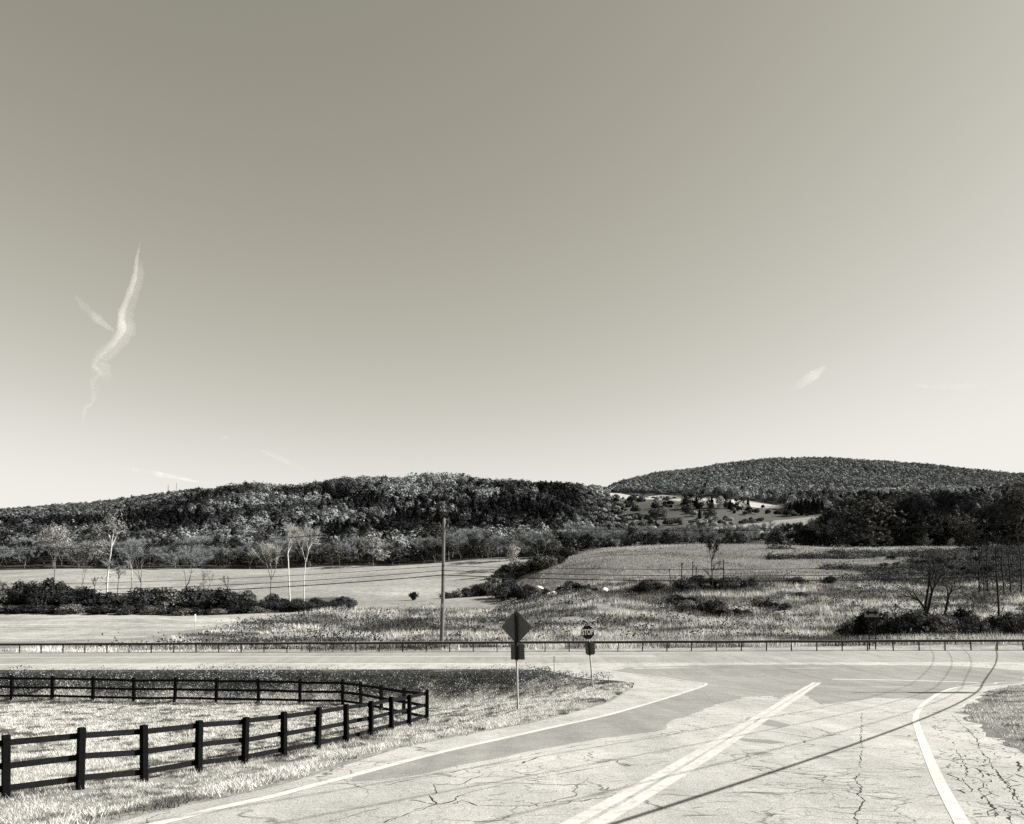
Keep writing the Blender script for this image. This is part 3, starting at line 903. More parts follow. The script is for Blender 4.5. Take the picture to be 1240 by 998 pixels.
wires(.635, 0, -.22, .75, .020, 'upper of the three low cables fixed halfway up the pole')
wires(.60, 0, -.22, .95, .026, 'middle of the three low cables fixed halfway up the pole')
wires(.565, 0, -.22, 1.0, .038, 'lowest and thickest of the three low cables on the pole')

# wires over the side road, right of the view, whose shadows cross the asphalt
def shadow_wire(px, z_near, z_far, rad, label, far_y=62):
    G = road_pts(px)
    zw = z_near + (z_far - z_near) * (G[:, 1] / far_y)
    t = (zw - G[:, 2]) / S.z
    Wp = G + t[:, None] * np.array(S)[None, :]
    o = np.argsort(Wp[:, 1]); Wp = Wp[o]
    fx = np.polyfit(Wp[:, 1], Wp[:, 0], 2)
    y = np.linspace(Wp[0, 1] - 14, Wp[-1, 1] + 8, 40)
    yc = np.clip(y, Wp[0, 1], Wp[-1, 1])
    x = np.polyval(fx, yc) + (y - yc) * np.polyval(np.polyder(fx), yc)
    fz = np.polyfit(Wp[:, 1], Wp[:, 2], 1)
    mb = MB(); mb.tube(np.stack([x, y, np.polyval(fz, y)], 1), rad, 6)
    tag(mb.build('overhead_wire', M_wire), label, 'wire', 'wires over the side road')
    zz_ = np.polyval(fz, y); dd = y * cp + zz_ * sp
    print('WIRE', np.round((x / dd)[dd > .3].min(), 2), np.round(x[:3], 1), np.round(y[:3], 1))
    return x, y
T = [(740, 990), (870, 953.5), (1000, 916), (1060, 897), (1110, 876), (1150, 858), (1178, 839), (1192, 822), (1203, 803), (1209, 789)]
shadow_wire(T, 1.7, .3, .027, 'thick cable above the road edge, casting the heavy dark shadow line over the lane')
A_ = z6([(920, 82), (935, 105), (915, 150), (890, 175), (770, 215), (560, 270), (400, 300), (150, 345), (0, 375)])
B_ = z6([(975, 82), (995, 105), (985, 150), (960, 185), (850, 235), (620, 295), (330, 355), (0, 425)])
C_ = z6([(1040, 82), (1063, 103), (1050, 150), (1020, 195), (960, 250), (700, 340), (420, 405), (160, 470)])
shadow_wire(A_, 5.2, 3.0, .011, 'highest thin wire above the road edge, casting the faint shadow farthest left')
shadow_wire(B_, 4.8, 2.6, .011, 'thin wire above the road edge, casting the middle faint shadow')
shadow_wire(C_, 4.4, 2.2, .011, 'thin wire above the road edge, casting the faint shadow beside the heavy one')
# the pole that carries them stands beyond the right edge of the view; its shadow lies on the road
tip = road_pts([(1037, 838.6)])[0]
dS = np.array([S.x, S.y]) / S.z
hp = 9.6
for _ in range(6):
    bb = np.array([tip[0], tip[1], 0]) + np.array([dS[0], dS[1], 0]) * hp
    bb[2] = ground_z(bb[0:1], bb[1:2])[0]
    hp = 9.6 - (bb[2] - tip[2]) * .0 if _ == 0 else (10.4 + tip[2] - bb[2])
top_ = bb + np.array([0, 0, hp - (bb[2] - tip[2])])
print('RPOLE', bb, top_, to_px(bb))
rp = utility_pole(bb, top_, 'utility pole with a transformer can, at the roadside right of the cracked lane')
hh_ = top_[2] - bb[2]
mb = MB(); mb.tube([(-.1, -.42, hh_ - 2.5), (-.1, -.42, hh_ - 2.45), (-.1, -.42, hh_ - 1.3), (-.1, -.42, hh_ - 1.2)], [.26, .32, .32, .2], 14); mb.build('transformer', M_galv, rp, True)

# ------------------------------------------------------------------ trees
def tubes_np(segs, sides=5):
    P0 = np.array([s[0] for s in segs]); P1 = np.array([s[1] for s in segs])
    R0 = np.array([s[2] for s in segs]); R1 = np.array([s[3] for s in segs])
    d = P1 - P0; d /= np.linalg.norm(d, axis=1)[:, None] + 1e-9
    ref = np.where(np.abs(d[:, 2:3]) > .9, np.array([[1., 0, 0]]), np.array([[0, 0, 1.]]))
    u = np.cross(d, ref); u /= np.linalg.norm(u, axis=1)[:, None]; w = np.cross(d, u)
    a = np.arange(sides) * 2 * math.pi / sides
    ring = u[:, None, :] * np.cos(a)[None, :, None] + w[:, None, :] * np.sin(a)[None, :, None]
    A = P0[:, None] + ring * R0[:, None, None]; B = P1[:, None] + ring * R1[:, None, None]
    V = np.concatenate([A, B], 1).reshape(-1, 3)
    base = np.arange(len(segs))[:, None] * 2 * sides
    j = np.arange(sides)[None, :]; jn = (np.arange(sides)[None, :] + 1) % sides
    Fq = np.stack([base + j, base + jn, base + sides + jn, base + sides + j], 2).reshape(-1, 4)
    return V, Fq

def grow(segs, tips, p, d, L, r, lev, rr, up, ang, kids):
    n = 3
    for i in range(n):
        d = d + rr.normal(0, .13, 3) + np.array([0, 0, up]); d /= np.linalg.norm(d)
        q = p + d * L / n
        segs.append((p, q, r, r * .86)); p = q; r *= .86
        if lev <= 1: tips.append((p, d))
    if lev == 0: return
    for _ in range(kids if rr.random() < .7 else kids - 1):
        v = rr.normal(0, 1, 3); v -= d * v.dot(d); v /= np.linalg.norm(v)
        a = math.radians(ang) * (.6 + .8 * rr.random())
        grow(segs, tips, p, d * math.cos(a) + v * math.sin(a), L * (.62 + .2 * rr.random()), r * .68, lev - 1, rr, up, ang, kids)

def skeleton(seed, H, trunk=.35, r=.02, lev=3, up=.08, ang=36, kids=3, stems=1, wob=.03, side=0):
    rr = np.random.default_rng(seed)
    segs, tips = [], []
    for s in range(stems):
        p = np.array([0., 0, -.3]) + (rr.normal(0, .25, 3) * [1, 1, 0] if stems > 1 else 0)
        d = np.array([0., 0, 1]) + (rr.normal(0, .22, 3) * [1, 1, 0] if stems > 1 else 0); d /= np.linalg.norm(d)
        R = r * H; n = 7; L = trunk * H
        for i in range(n):
            d = d + rr.normal(0, wob, 3) * [1, 1, 0]; d /= np.linalg.norm(d)
            q = p + d * L / n
            segs.append((p, q, R * (1.25 if i == 0 else 1), R * .94)); p = q; R *= .94
            if side and i >= 2:
                for _ in range(side):
                    v = rr.normal(0, 1, 3) * [1, 1, .3]; v /= np.linalg.norm(v)
                    grow(segs, tips, p, v * .9 + np.array([0, 0, .5]), H * .13, R * .35, 1, rr, up, ang, 2)
        for _ in range(kids):
            v = rr.normal(0, 1, 3) * [1, 1, .2]; v /= np.linalg.norm(v)
            a = math.radians(ang) * (.4 + .7 * rr.random())
            grow(segs, tips, p, d * math.cos(a) + v * math.sin(a), H * (1 - trunk) * .36, R * .75, lev, rr, up, ang, kids)
    zmax = max(max(s[0][2], s[1][2]) for s in segs)
    k = H / zmax
    segs = [(a * k, b * k, c, e) for a, b, c, e in segs]; tips = [(a * k, b) for a, b in tips]
    return segs, tips

def twig_mesh(name, tips, n, L, w, mat, seed, tone=(.6, 1.4)):
    r = np.random.default_rng(seed)
    T = np.array([t[0] for t in tips]); D = np.array([t[1] for t in tips])
    i = r.integers(0, len(T), n)
    d = D[i] + r.normal(0, .55, (n, 3)); d /= np.linalg.norm(d, axis=1)[:, None]
    P = T[i] - d * L * .2 * r.random((n, 1))
    l = L * (.4 + .9 * r.random(n))
    s = np.cross(d, r.normal(size=(n, 3))); s /= np.linalg.norm(s, axis=1)[:, None]
    V = np.stack([P - s * w / 2, P + s * w / 2, P + d * l[:, None]], 1).reshape(-1, 3)
    return mesh_np(name, V, np.arange(3 * n).reshape(-1, 3), mat, np.repeat(r.uniform(*tone, n), 3))

def leaf_mesh(name, tips, n, size, spread, mat, seed, tone=(.5, 1.5), centre=None):
    r = np.random.default_rng(seed)
    T = np.array([t[0] for t in tips])
    i = r.integers(0, len(T), n)
    C = T[i] + r.normal(0, spread, (n, 3))
    c = T.mean(0) if centre is None else centre
    N = unit(r, n) * .9 + (C - c) / (np.linalg.norm(C - c, axis=1)[:, None] + 1e-6) * .9 + [0, 0, .2]
    N /= np.linalg.norm(N, axis=1)[:, None]
    tn = (np.random.default_rng(seed + 1).uniform(.75, 1.25, len(T))[i]) * r.uniform(*tone, n)
    V, Fq, t = cards(C, N, size * r.uniform(.6, 1.3, n), tn, .7, r)
    return mesh_np(name, V, Fq, mat, t)

def blob_tips(seed, H, R, z0, lumps):
    """crown made of overlapping leaf lumps inside an egg-shaped envelope: returns lump-surface anchor points"""
    r = np.random.default_rng(seed)
    out = []
    for _ in range(lumps):
        t = r.random(); a = r.random() * 2 * math.pi
        env = R * math.sqrt(max(.05, 1 - (2 * t - .85) ** 2)) if t > .0 else R
        rad = env * math.sqrt(r.random()) * .85
        c = np.array([rad * math.cos(a), rad * math.sin(a), z0 + (H - z0) * (.1 + .82 * t)])
        lr = R * r.uniform(.26, .46)
        for v in unit(r, 26): out.append((c + v * lr * [1, 1, .85], v))
    return out

PROTO = {}
def proto(kind, trunk_me, crown_me, name, cat):
    PROTO.setdefault(kind, []).append((trunk_me, crown_me, name, cat))

def mk_twiggy(kind, seed, H, trunk, mat_b, mat_t, n, L, w, **kw):
    segs, tips = skeleton(seed, H, trunk, **kw)
    V, Fq = tubes_np(segs); tm = mesh_np('trunk', V, Fq, mat_b, smooth_sh=True)
    proto(kind, tm, twig_mesh('crown', tips, n, L, w, mat_t, seed + 50), 'bare_tree', 'tree')
def mk_leafy(kind, seed, H, R, z0, mat_b, mat_l, lumps, n, size, name='leafy_tree'):
    segs, _ = skeleton(seed, H * .88, .4, r=.016, lev=2, up=.05, ang=34)
    V, Fq = tubes_np(segs); tm = mesh_np('trunk', V, Fq, mat_b, smooth_sh=True)
    tips = blob_tips(seed, H, R, z0, lumps)
    proto(kind, tm, leaf_mesh('crown', tips, n, size, .16, mat_l, seed + 50, centre=np.array([0, 0, H * .5])), name, 'tree')
def mk_conifer(kind, seed, H, R, mat_l, n, size):
    r = np.random.default_rng(seed)
    mb = MB(); mb.tube([(0, 0, -.3), (0, 0, H * .95)], [H * .014, .03], 7)
    me = bpy.data.meshes.new('trunk'); me.from_pydata(mb.v, [], mb.f); me.materials.append(M_bdark)
    t = r.random(n) ** .75; layer = np.floor(t * 13) / 13
    a = r.random(n) * 2 * math.pi
    rad = R * (1 - t) ** .85 * np.sqrt(.15 + .85 * r.random(n)) * (1 + .22 * np.sin(a * 3 + layer * 40)) * (1 - .35 * (t * 13 % 1))
    C = np.stack([rad * np.cos(a), rad * np.sin(a), H * (.08 + .92 * t) - rad * .15], 1)
    N = np.stack([np.cos(a) * .7, np.sin(a) * .7, np.full(n, .8)], 1) + r.normal(0, .5, (n, 3)); N /= np.linalg.norm(N, axis=1)[:, None]
    V, Fq, tn = cards(C, N, size * r.uniform(.6, 1.3, n), r.uniform(.5, 1.5, n), .5, r)
    proto(kind, me, mesh_np('crown', V, Fq, mat_l, tn), 'conifer_tree', 'tree')

for i in range(4):
    mk_twiggy('grey', 100 + i, 14, .14, M_bgrey, M_twig, 9500, 1.6, .075, lev=3, up=.05, ang=36, r=.011)
    mk_twiggy('darkbare', 120 + i, 16, .22, M_bdark, M_twig_dark, 6500, 1.3, .06, lev=3, up=.08, ang=32, r=.012)
    mk_leafy('leafy', 140 + i, 15, 5.6, 2.2, M_bgrey, M_leaf_mid, 22, 4200, .62)
    mk_leafy('dark', 160 + i, 17, 5.2, 1.8, M_bdark, M_leaf_dark, 24, 4200, .62)
    mk_leafy('pale', 180 + i, 14, 4.6, 2.0, M_bgrey, M_leaf_pale, 18, 3200, .55)
for i in range(3):
    mk_conifer('conifer', 200 + i, 15, 4.2, M_leaf_black, 3200, .7)

FIRST = {}
def plant(kind, var, P, H, label, group, wscale=1.0, rz=None):
    L = PROTO[kind]; tm, cm, name, cat = L[var % len(L)]
    baseH = {'grey': 14, 'darkbare': 16, 'leafy': 15, 'dark': 17, 'pale': 14, 'conifer': 15}.get(kind, 10)
    s = H / baseH
    o = empty(name, P, label, cat, group, rng.random() * 6.28 if rz is None else rz)
    o.scale = (s * wscale, s * wscale, s)
    link('trunk', tm, o); link('crown', cm, o)
    return o

def gz(x, y): return float(ground_z(np.array([x]), np.array([y]))[0])
def base_at(px, Y):
    x = (px - CX) / F * (Y * cp)
    x = (px - CX) / F * (Y * cp + gz(x, Y) * sp)
    return np.array([x, Y, gz(x, Y)])

# rows of trees at the foot of the hill
def row(px0, px1, n, Y0, Y1, kinds, top, label, group, wsc=1.0, hv=.12):
    """top: list of (px, picture row of the crown tops) measured on the photograph, turned into heights in metres"""
    for i in range(n):
        px = px0 + (px1 - px0) * (i + .5 + rng.uniform(-.4, .4)) / n
        Y = rng.uniform(Y0, Y1)
        P = base_at(px, Y)
        zt = -tan_below(np.interp(px, [t[0] for t in top], [t[1] for t in top])) * Y
        H = float(np.clip((zt - P[2]) * (1 + rng.normal(0, hv)), 5, 26))
        kd = kinds[rng.integers(len(kinds))]
        plant(kd, int(rng.integers(4)), P, H, label, group, wsc * rng.uniform(.85, 1.2))
row(-30, 600, 62, 352, 372, ['grey', 'grey', 'grey', 'leafy', 'darkbare'], [(0, 664), (120, 660), (200, 656), (300, 660), (440, 655), (468, 660), (500, 659), (520, 650), (600, 652)],
    'grey leafless tree in the front row at the top edge of the smooth pale field', 'front row of trees above the pale field', 1.15)
row(-30, 600, 40, 376, 398, ['grey', 'leafy', 'leafy', 'dark', 'darkbare'], [(0, 658), (120, 652), (300, 650), (440, 648), (462, 648), (470, 660), (500, 660), (508, 645), (540, 640), (600, 640)],
    'rounded dim tree rising just behind the front row above the pale field', 'second row of trees above the pale field', 1.15)
row(600, 790, 26, 322, 350, ['grey', 'grey', 'dark', 'leafy', 'darkbare'], [(600, 650), (660, 648), (720, 640), (790, 640)],
    'grey tree in the row between the utility pole and the crest of the meadow', 'trees left of the meadow crest', 1.1)
row(780, 945, 24, 316, 345, ['grey', 'grey', 'leafy', 'dark', 'grey', 'darkbare'], [(780, 641), (860, 638), (945, 640)],
    'small grey tree showing only its crown behind the crest of the meadow', 'trees behind the meadow crest', 1.05)
row(940, 1010, 9, 300, 320, ['dark', 'darkbare', 'grey'], [(940, 640), (975, 634), (1010, 626)],
    'dark tree at the low left end of the tall wood on the right', 'low end of the dark wood', 1.1)
row(1010, 1330, 34, 285, 310, ['dark', 'darkbare', 'darkbare', 'leafy', 'dark', 'leafy'], [(1010, 626), (1045, 612), (1070, 604), (1120, 601), (1142, 610), (1160, 625), (1180, 623), (1200, 608), (1330, 603)],
    'tall dark tree in the wood along the right side of the meadow crest', 'front of the dark wood on the right', 1.15)
row(1045, 1330, 13, 312, 340, ['dark', 'leafy', 'darkbare'], [(1045, 612), (1085, 602), (1125, 603), (1150, 627), (1180, 627), (1205, 608), (1330, 604)],
    'dense dark tree deeper inside the wood on the right', 'back of the dark wood on the right', 1.35)
def single(kind, var, px, Y, top, label, w=1.0, group=None):
    P = base_at(px, Y); H = -tan_below(top) * Y - P[2]
    return plant(kind, var, P, float(H), label, group, w)
single('pale', 0, 452, 345, 645, 'broad bright-leaved tree standing out in the row left of the utility pole', 1.35)
single('pale', 1, 622, 240, 657, 'small bright-leaved tree at the lower end of the hedge', .8)
single('grey', 2, 653, 268, 645, 'grey bushy tree beside the hedge gap, right of the bright small tree', 1.3)
single('leafy', 1, 1120, 282, 646, 'pale sunlit shrubby tree at the front edge of the dark wood', .9)
single('pale', 2, 1152, 280, 650, 'bright low tree catching the sun at the foot of the dark wood', .8)

# trees and shrubs on the clearing of the far slope
for px, py, h, kd, lb in [(831, 627, 13, 'dark', 'round dark tree in the middle of the scrubby clearing'), (847, 634, 9, 'conifer', 'small pointed dark conifer in the scrubby clearing'),
                          (861, 632, 13, 'dark', 'tall dark tree right of the pointed conifer in the clearing'), (793, 636, 14, 'dark', 'dark tree at the left side of the scrubby clearing'),
                          (806, 632, 10, 'pale', 'bright small tree beside the dark tree at the left of the clearing'), (871, 619, 12, 'pale', 'bright narrow tree under the pale field strip')]:
    P = hit(px, py, ground_z, 1500.)
    plant(kd, 1, P, h * 1.25, lb, None, .95)
for i in range(12):
    px = 828 + 78 * (i + rng.uniform(-.2, .2)) / 11
    P = hit(px, np.interp(px, [820, 910], [615, 618]), ground_z, 1500.)
    plant(['dark', 'conifer'][i % 3 == 2], i, P, rng.uniform(10, 15), 'dark tree in the row just below the pale strip of field', 'dark row below the pale strip')
for i in range(9):
    px = 957 + 38 * (i + rng.uniform(-.2, .2)) / 8
    P = hit(px, 623 + rng.uniform(-1, 1), ground_z, 1500.)
    plant('conifer', i, P, rng.uniform(13, 17), 'black conifer in the tight clump right of the clearing', 'black conifer clump', 1.2)
for i in range(14):
    px = 1000 + 50 * (i + rng.uniform(-.3, .3)) / 13 - 5
    P = hit(px, 616 + rng.uniform(-2, 1), ground_z, 1500.)
    plant(['pale', 'leafy'][i % 2], i, P, rng.uniform(9, 13), 'pale rounded tree in the group right of the black conifer clump', 'pale trees right of the conifers')

# ------------------------------------------------------------------ foreground trees of the valley
def special(px, Y, top, label, seed, bark_m, name='bare_tree', leaf=None, twig=None, cat='tree', trunk=.5, group=None, wsc=1.0, lean=0, rfac=.011, **kw):
    P = base_at(px, Y); H = float(-tan_below(top) * Y - P[2])
    segs, tips = skeleton(seed, H, trunk, r=rfac, **kw)
    o = empty(name, P, label, cat, group)
    o.rotation_euler = (0, lean, 0); o.scale = (wsc, wsc, 1)
    V, Fq = tubes_np(segs, 6); link('trunk', mesh_np('trunk', V, Fq, bark_m, smooth_sh=True), o)
    if twig: link('crown', twig_mesh('crown', tips, *twig, seed + 5), o)
    if leaf:
        n, size, spread, mat = leaf
        link('crown', leaf_mesh('crown', tips, n, size, spread, mat, seed + 6), o)
    return o
special(129, 186, 624, 'tall white-trunked birch with a tuft of pale leaves at the top, above the dark bushes', 11, M_bwhite, 'birch_tree', (620, .5, .75, M_leaf_pale), trunk=.62, lev=2, up=.05, ang=46, side=1, wsc=.85, rfac=.0125)
special(64, 188, 636, 'leafy tree with bright leaves on thin limbs, left of the tall birch', 12, M_bgrey, 'leafy_tree', (1400, .5, .55, M_leaf_pale), trunk=.42, lev=3, up=.10, ang=26, wsc=.75, rfac=.013)
special(96, 192, 660, 'loose bushy tree with small light leaves between the two tallest trees on the left', 13, M_bgrey, 'leafy_tree', (1500, .4, .6, M_leaf_mid), trunk=.3, lev=3, ang=36, wsc=1.0)
special(351, 176, 637, 'left of two slender white birches beside the end of the dark bushes', 14, M_bwhite, 'birch_tree', twig=(2600, 1.3, .05, M_twig_pale), trunk=.66, lev=3, up=.09, ang=30, wsc=.8, rfac=.0125)
special(368, 180, 638, 'right of two slender white birches, partly behind its neighbour', 15, M_bwhite, 'birch_tree', twig=(2600, 1.3, .05, M_twig_pale), trunk=.55, lev=3, up=.09, ang=28, wsc=.8, lean=.05, rfac=.010)
special(327, 182, 660, 'small dark-stemmed tree with a pale fan of twigs left of the two birches', 16, M_bgrey, 'bare_tree', twig=(1800, 1.4, .05, M_twig_pale), trunk=.4, lev=2, up=.14, ang=34, rfac=.014)
special(157, 184, 678, 'short pale leaning trunk right of the tall birch', 17, M_bwhite, 'bare_tree', twig=(300, 1.0, .04, M_twig), trunk=.7, lev=1, lean=.12, rfac=.016)
special(170, 187, 655, 'grey tree with a loose round crown right of the tall birch', 18, M_bgrey, 'bare_tree', twig=(4200, 1.4, .05, M_twig), trunk=.35, lev=3, ang=36, wsc=1.15)
special(225, 186, 664, 'grey twiggy tree in the middle of the dark bushes', 19, M_bgrey, 'bare_tree', twig=(3600, 1.3, .05, M_twig), trunk=.35, lev=3, ang=34, wsc=1.1)
special(248, 181, 690, 'little bare tree with a forked pale trunk above the dark bushes', 20, M_bgrey, 'bare_tree', twig=(500, 1.0, .04, M_twig), trunk=.4, lev=2, ang=40, rfac=.02)
special(141, 190, 690, 'thin dark stem close to the right of the tall birch', 21, M_bdark, 'bare_tree', twig=(400, .9, .04, M_twig_dark), trunk=.6, lev=1)
special(115, 182, 700, 'small curved dark sapling in front of the pale field left of the tall birch', 22, M_bdark, 'bare_tree', twig=(200, .8, .04, M_twig_dark), trunk=.6, lev=1, wob=.1)
special(-2, 172, 700, 'bare tangled treelet at the very left edge above the bushes', 23, M_bgrey, 'bare_tree', twig=(700, 1.0, .04, M_twig), trunk=.3, lev=2, ang=44)
special(275, 180, 699, 'thin sapling right of the little forked tree', 24, M_bdark, 'bare_tree', twig=(300, .8, .04, M_twig_dark), trunk=.5, lev=1)
# right: thin bare poles around one tall tree
special(863, 150, 656, 'tallest thin bare tree in the middle of the meadow, among dead stems', 31, M_bdark, 'bare_tree', twig=(1500, 1.1, .05, M_twig_dark), trunk=.55, lev=2, up=.1, ang=30, side=1, wsc=.8, rfac=.016)
for i, (px, top, Y) in enumerate([(812, 690, 146), (826, 683, 150), (828, 700, 144), (839, 681, 152), (842, 688, 148), (876, 680, 147), (873, 708, 143), (881, 712, 141), (889, 713, 140), (903, 714, 142), (818, 700, 147), (892, 712, 146)]):
    special(px, Y, top, 'dead thin bare stem in the scatter round the tallest thin tree', 40 + i, M_bdark, 'bare_tree', twig=(60, .7, .03, M_twig_dark), cat='dead tree', trunk=.85, lev=0, group='dead stems round the tall thin tree', rfac=.024, ang=20)
special(1116, 92, 664, 'dark forked dead tree with a crooked leaning trunk behind the arrow sign', 61, M_bdark, 'bare_tree', twig=(110, .6, .03, M_twig_dark), trunk=.5, lev=2, ang=26, stems=2, wob=.07, rfac=.026, wsc=.8)
special(1142, 95, 691, 'broken-topped dead tree with spreading arms right of the forked one', 62, M_bdark, 'bare_tree', twig=(120, .6, .03, M_twig_dark), trunk=.55, lev=2, ang=48, stems=2, wob=.05, rfac=.03, wsc=.9)
special(1211, 88, 672, 'thin crooked dead tree near the right edge above the bushes', 63, M_bdark, 'bare_tree', twig=(160, .7, .03, M_twig_dark), trunk=.6, lev=2, ang=34, side=1, wob=.05, rfac=.02, wsc=.8)
for i, (px, top, Y) in enumerate([(1186, 655, 150), (1196, 652, 154), (1208, 648, 150), (1224, 650, 152), (1237, 640, 150), (1192, 668, 147), (1216, 655, 149)]):
    special(px, Y, top, 'dark bare tree in the thicket before the dark wood at the right edge', 70 + i, M_bdark, 'bare_tree', twig=(200, .9, .04, M_twig_dark), trunk=.6, lev=2, ang=24, group='bare trees at the right edge', rfac=.02, side=1, wsc=.7)

# ------------------------------------------------------------------ bushes
BUSH = []
for i in range(4):
    for kind, mat in (('dark', M_leaf_dark), ('black', M_leaf_black), ('mid', M_leaf_mid)):
        tips = blob_tips(300 + i, 1.75, 1.15, .05, 20)
        rb = np.random.default_rng(900 + i)
        for _ in range(26):                       # shoots that stick out of the outline
            v = unit(rb, 1)[0]; v[2] = abs(v[2]) + .25; v /= np.linalg.norm(v)
            q = np.array([rb.normal(0, .45), rb.normal(0, .45), .7])
            L_ = rb.uniform(.7, 1.25)
            for t_ in np.linspace(.45, 1, 7): tips.append((q + v * L_ * t_, v))
        BUSH.append((kind, leaf_mesh('bush', tips, 3600, .17, .085, mat, 310 + i, tone=(.3, 2.2))))
def bush(kind, P, h, w, label, group=None, name='bush'):
    ms = [m for k_, m in BUSH if k_ == kind]
    o = tag(link(name, ms[int(rng.integers(len(ms)))]), label, 'bush', group)
    o.location = tuple(map(float, P)); o.rotation_euler = (0, 0, rng.random() * 6.28); o.scale = (w / 2.5, w / 2.5, h / 2.0)
    return o
left_tops = [(-20, 718), (20, 709), (45, 703), (70, 706), (90, 714), (115, 720), (150, 718), (190, 713), (215, 712), (250, 717), (275, 715), (300, 720), (330, 721), (345, 727)]
for i in range(52):
    px = -30 + 375 * (i + rng.uniform(-.5, .5)) / 51
    Y = rng.uniform(170, 184)
    P = base_at(px, Y); P[2] -= .3
    zt = -tan_below(np.interp(px, [t[0] for t in left_tops], [t[1] for t in left_tops]) + rng.uniform(-3, 12)) * Y
    bush(['dark', 'dark', 'black', 'dark', 'mid', 'black', 'dark'][i % 7], P, 1.15 * max(2.0, zt - P[2]), rng.uniform(4.5, 8.5), 'dark dense bush in the hedge along the far edge of the mown field', 'dark hedge beyond the mown field')
for i in range(26):
    px = -30 + 375 * (i + rng.uniform(-.4, .4)) / 25
    P = base_at(px, rng.uniform(164, 169)); P[2] -= .2
    bush(['dark', 'black', 'mid'][i % 3], P, rng.uniform(1.4, 2.8), rng.uniform(4, 6.5), 'low bush at the shaded foot of the dark hedge', 'low bushes along the dark hedge')
for i in range(12):
    px = 345 + 80 * (i + rng.uniform(-.3, .3)) / 11
    P = base_at(px, rng.uniform(160, 172))
    bush('dark', P, rng.uniform(1.3, 2.6) * (1.3 if px < 380 else 1), rng.uniform(3, 5), 'low dark bush trailing from the hedge toward the utility pole', 'low bushes right of the two birches')
bush('black', gpt(501, 727), 2.0, 2.6, 'single small dark bush alone in the field left of the utility pole')
hedge_px = [(540, 725, 1.8), (552, 724, 2), (565, 723, 2.6), (578, 722, 3), (590, 721, 3.6), (598, 716, 4), (606, 712, 5), (612, 705, 5), (618, 722, 4), (604, 724, 3.5), (612, 727, 3), (628, 726, 3), (640, 727, 2.4),
            (628, 698, 4.5), (616, 697, 4), (640, 693, 3.5), (652, 690, 4), (664, 688, 3.5), (673, 684, 3.5), (682, 678, 3.2), (690, 673, 3), (700, 668, 2.6), (710, 664, 2.2)]
for i, (px, py, h) in enumerate(hedge_px):
    bush(['dark', 'mid', 'dark', 'black'][i % 4], gpt(px, py) - np.array([0, 0, .2]), h, h * 1.4 + 1, 'bush in the ragged hedge climbing from the weeds to the meadow crest', 'bushes of the climbing hedge')
for i, (px, py, h) in enumerate([(638, 718, 2.2), (645, 722, 2), (660, 722, 1.6), (680, 720, 2), (690, 716, 2.6), (700, 719, 2.2), (712, 718, 1.6), (720, 720, 1.4)]):
    bush(['dark', 'black'][i % 2], gpt(px, py - 2.5), h * .8, h * 1.1 + .4, 'dark low bush among the pale stones in the weeds', 'bushes round the pale stones')
for i, (px, py, h) in enumerate([(768, 717, 1.8), (778, 717, 2.2), (790, 716, 2.0), (800, 716, 2.0), (812, 728, 1.6)]):
    for k_ in range(2):
        h2 = h * rng.uniform(.5, 1.1)
        bush(['dark', 'mid'][k_], gpt(px + rng.uniform(-6, 6), py + rng.uniform(-2, 2)), h2, h2 * rng.uniform(1.1, 1.7) + .4, 'dark low bush left of the dead stems in the meadow', 'bushes left of the dead stems')
for i, (px, py, h) in enumerate([(815, 731, 1.5), (826, 734, 1.7), (838, 738, 2.0), (850, 741, 2.2), (862, 742, 2.0), (872, 744, 1.8), (880, 746, 1.2), (832, 714, 2.2), (846, 712, 2.0), (860, 712, 2), (880, 712, 2), (895, 710, 2), (905, 709, 1.6), (918, 735, 1.2), (932, 736, 1.1), (945, 738, 1.1), (898, 744, 1.2), (908, 748, 1.2)]):
    for k_ in range(3):
        h2 = h * rng.uniform(.5, 1.15)
        bush(['dark', 'black', 'mid'][int(rng.integers(3))], gpt(px + rng.uniform(-7, 7), py + rng.uniform(-2, 2.5)), h2, h2 * rng.uniform(1.0, 1.7) + .4, 'dark bush at the foot of the dead stems', 'bushes under the dead stems')
for i, (px, py, h) in enumerate([(965, 708, 1.6), (1005, 706, 1.4), (970, 724, 1.1)]):
    bush('dark', gpt(px, py), h, h * 2.4, 'lone small dark bush out on the open meadow', 'lone bushes on the meadow')
for i in range(26):
    px = 1022 + 235 * (i + rng.uniform(-.3, .3)) / 25
    Y = rng.uniform(76, 88)
    P = base_at(px, Y); P[2] -= .1
    top = np.interp(px, [1020, 1040, 1070, 1090, 1110, 1150, 1165, 1190, 1210, 1230, 1260], [758, 738, 742, 744, 740, 742, 732, 744, 742, 738, 736]) + rng.uniform(0, 8)
    zt = -tan_below(top) * Y
    bush(['mid' if px > 1120 else 'black', 'dark', 'dark', 'black'][i % 4], P, 1.0 * max(1.0, zt - P[2]), rng.uniform(2.2, 4.4), 'dark bush in the thicket behind the guard rail beside the arrow sign', 'thicket behind the guard rail')
n_ = 0
while n_ < 80:
    px, Y = rng.uniform(985, 1270), rng.uniform(170, 226)
    x_ = (px - CX) / F * Y
    if vnoise(np.array([x_]), np.array([Y * 2.2]), 16, 77)[0] + .35 * smooth(1000, 1120, px) < .66: continue
    P = base_at(px, Y)
    hgt = rng.uniform(.6, 1.9)
    bush(['dark', 'black', 'mid'][n_ % 3], P, hgt, hgt * rng.uniform(1.1, 1.9) + .5, 'dark scrubby bush on the brushy slope of the meadow at right', 'scrub on the right of the meadow')
    n_ += 1

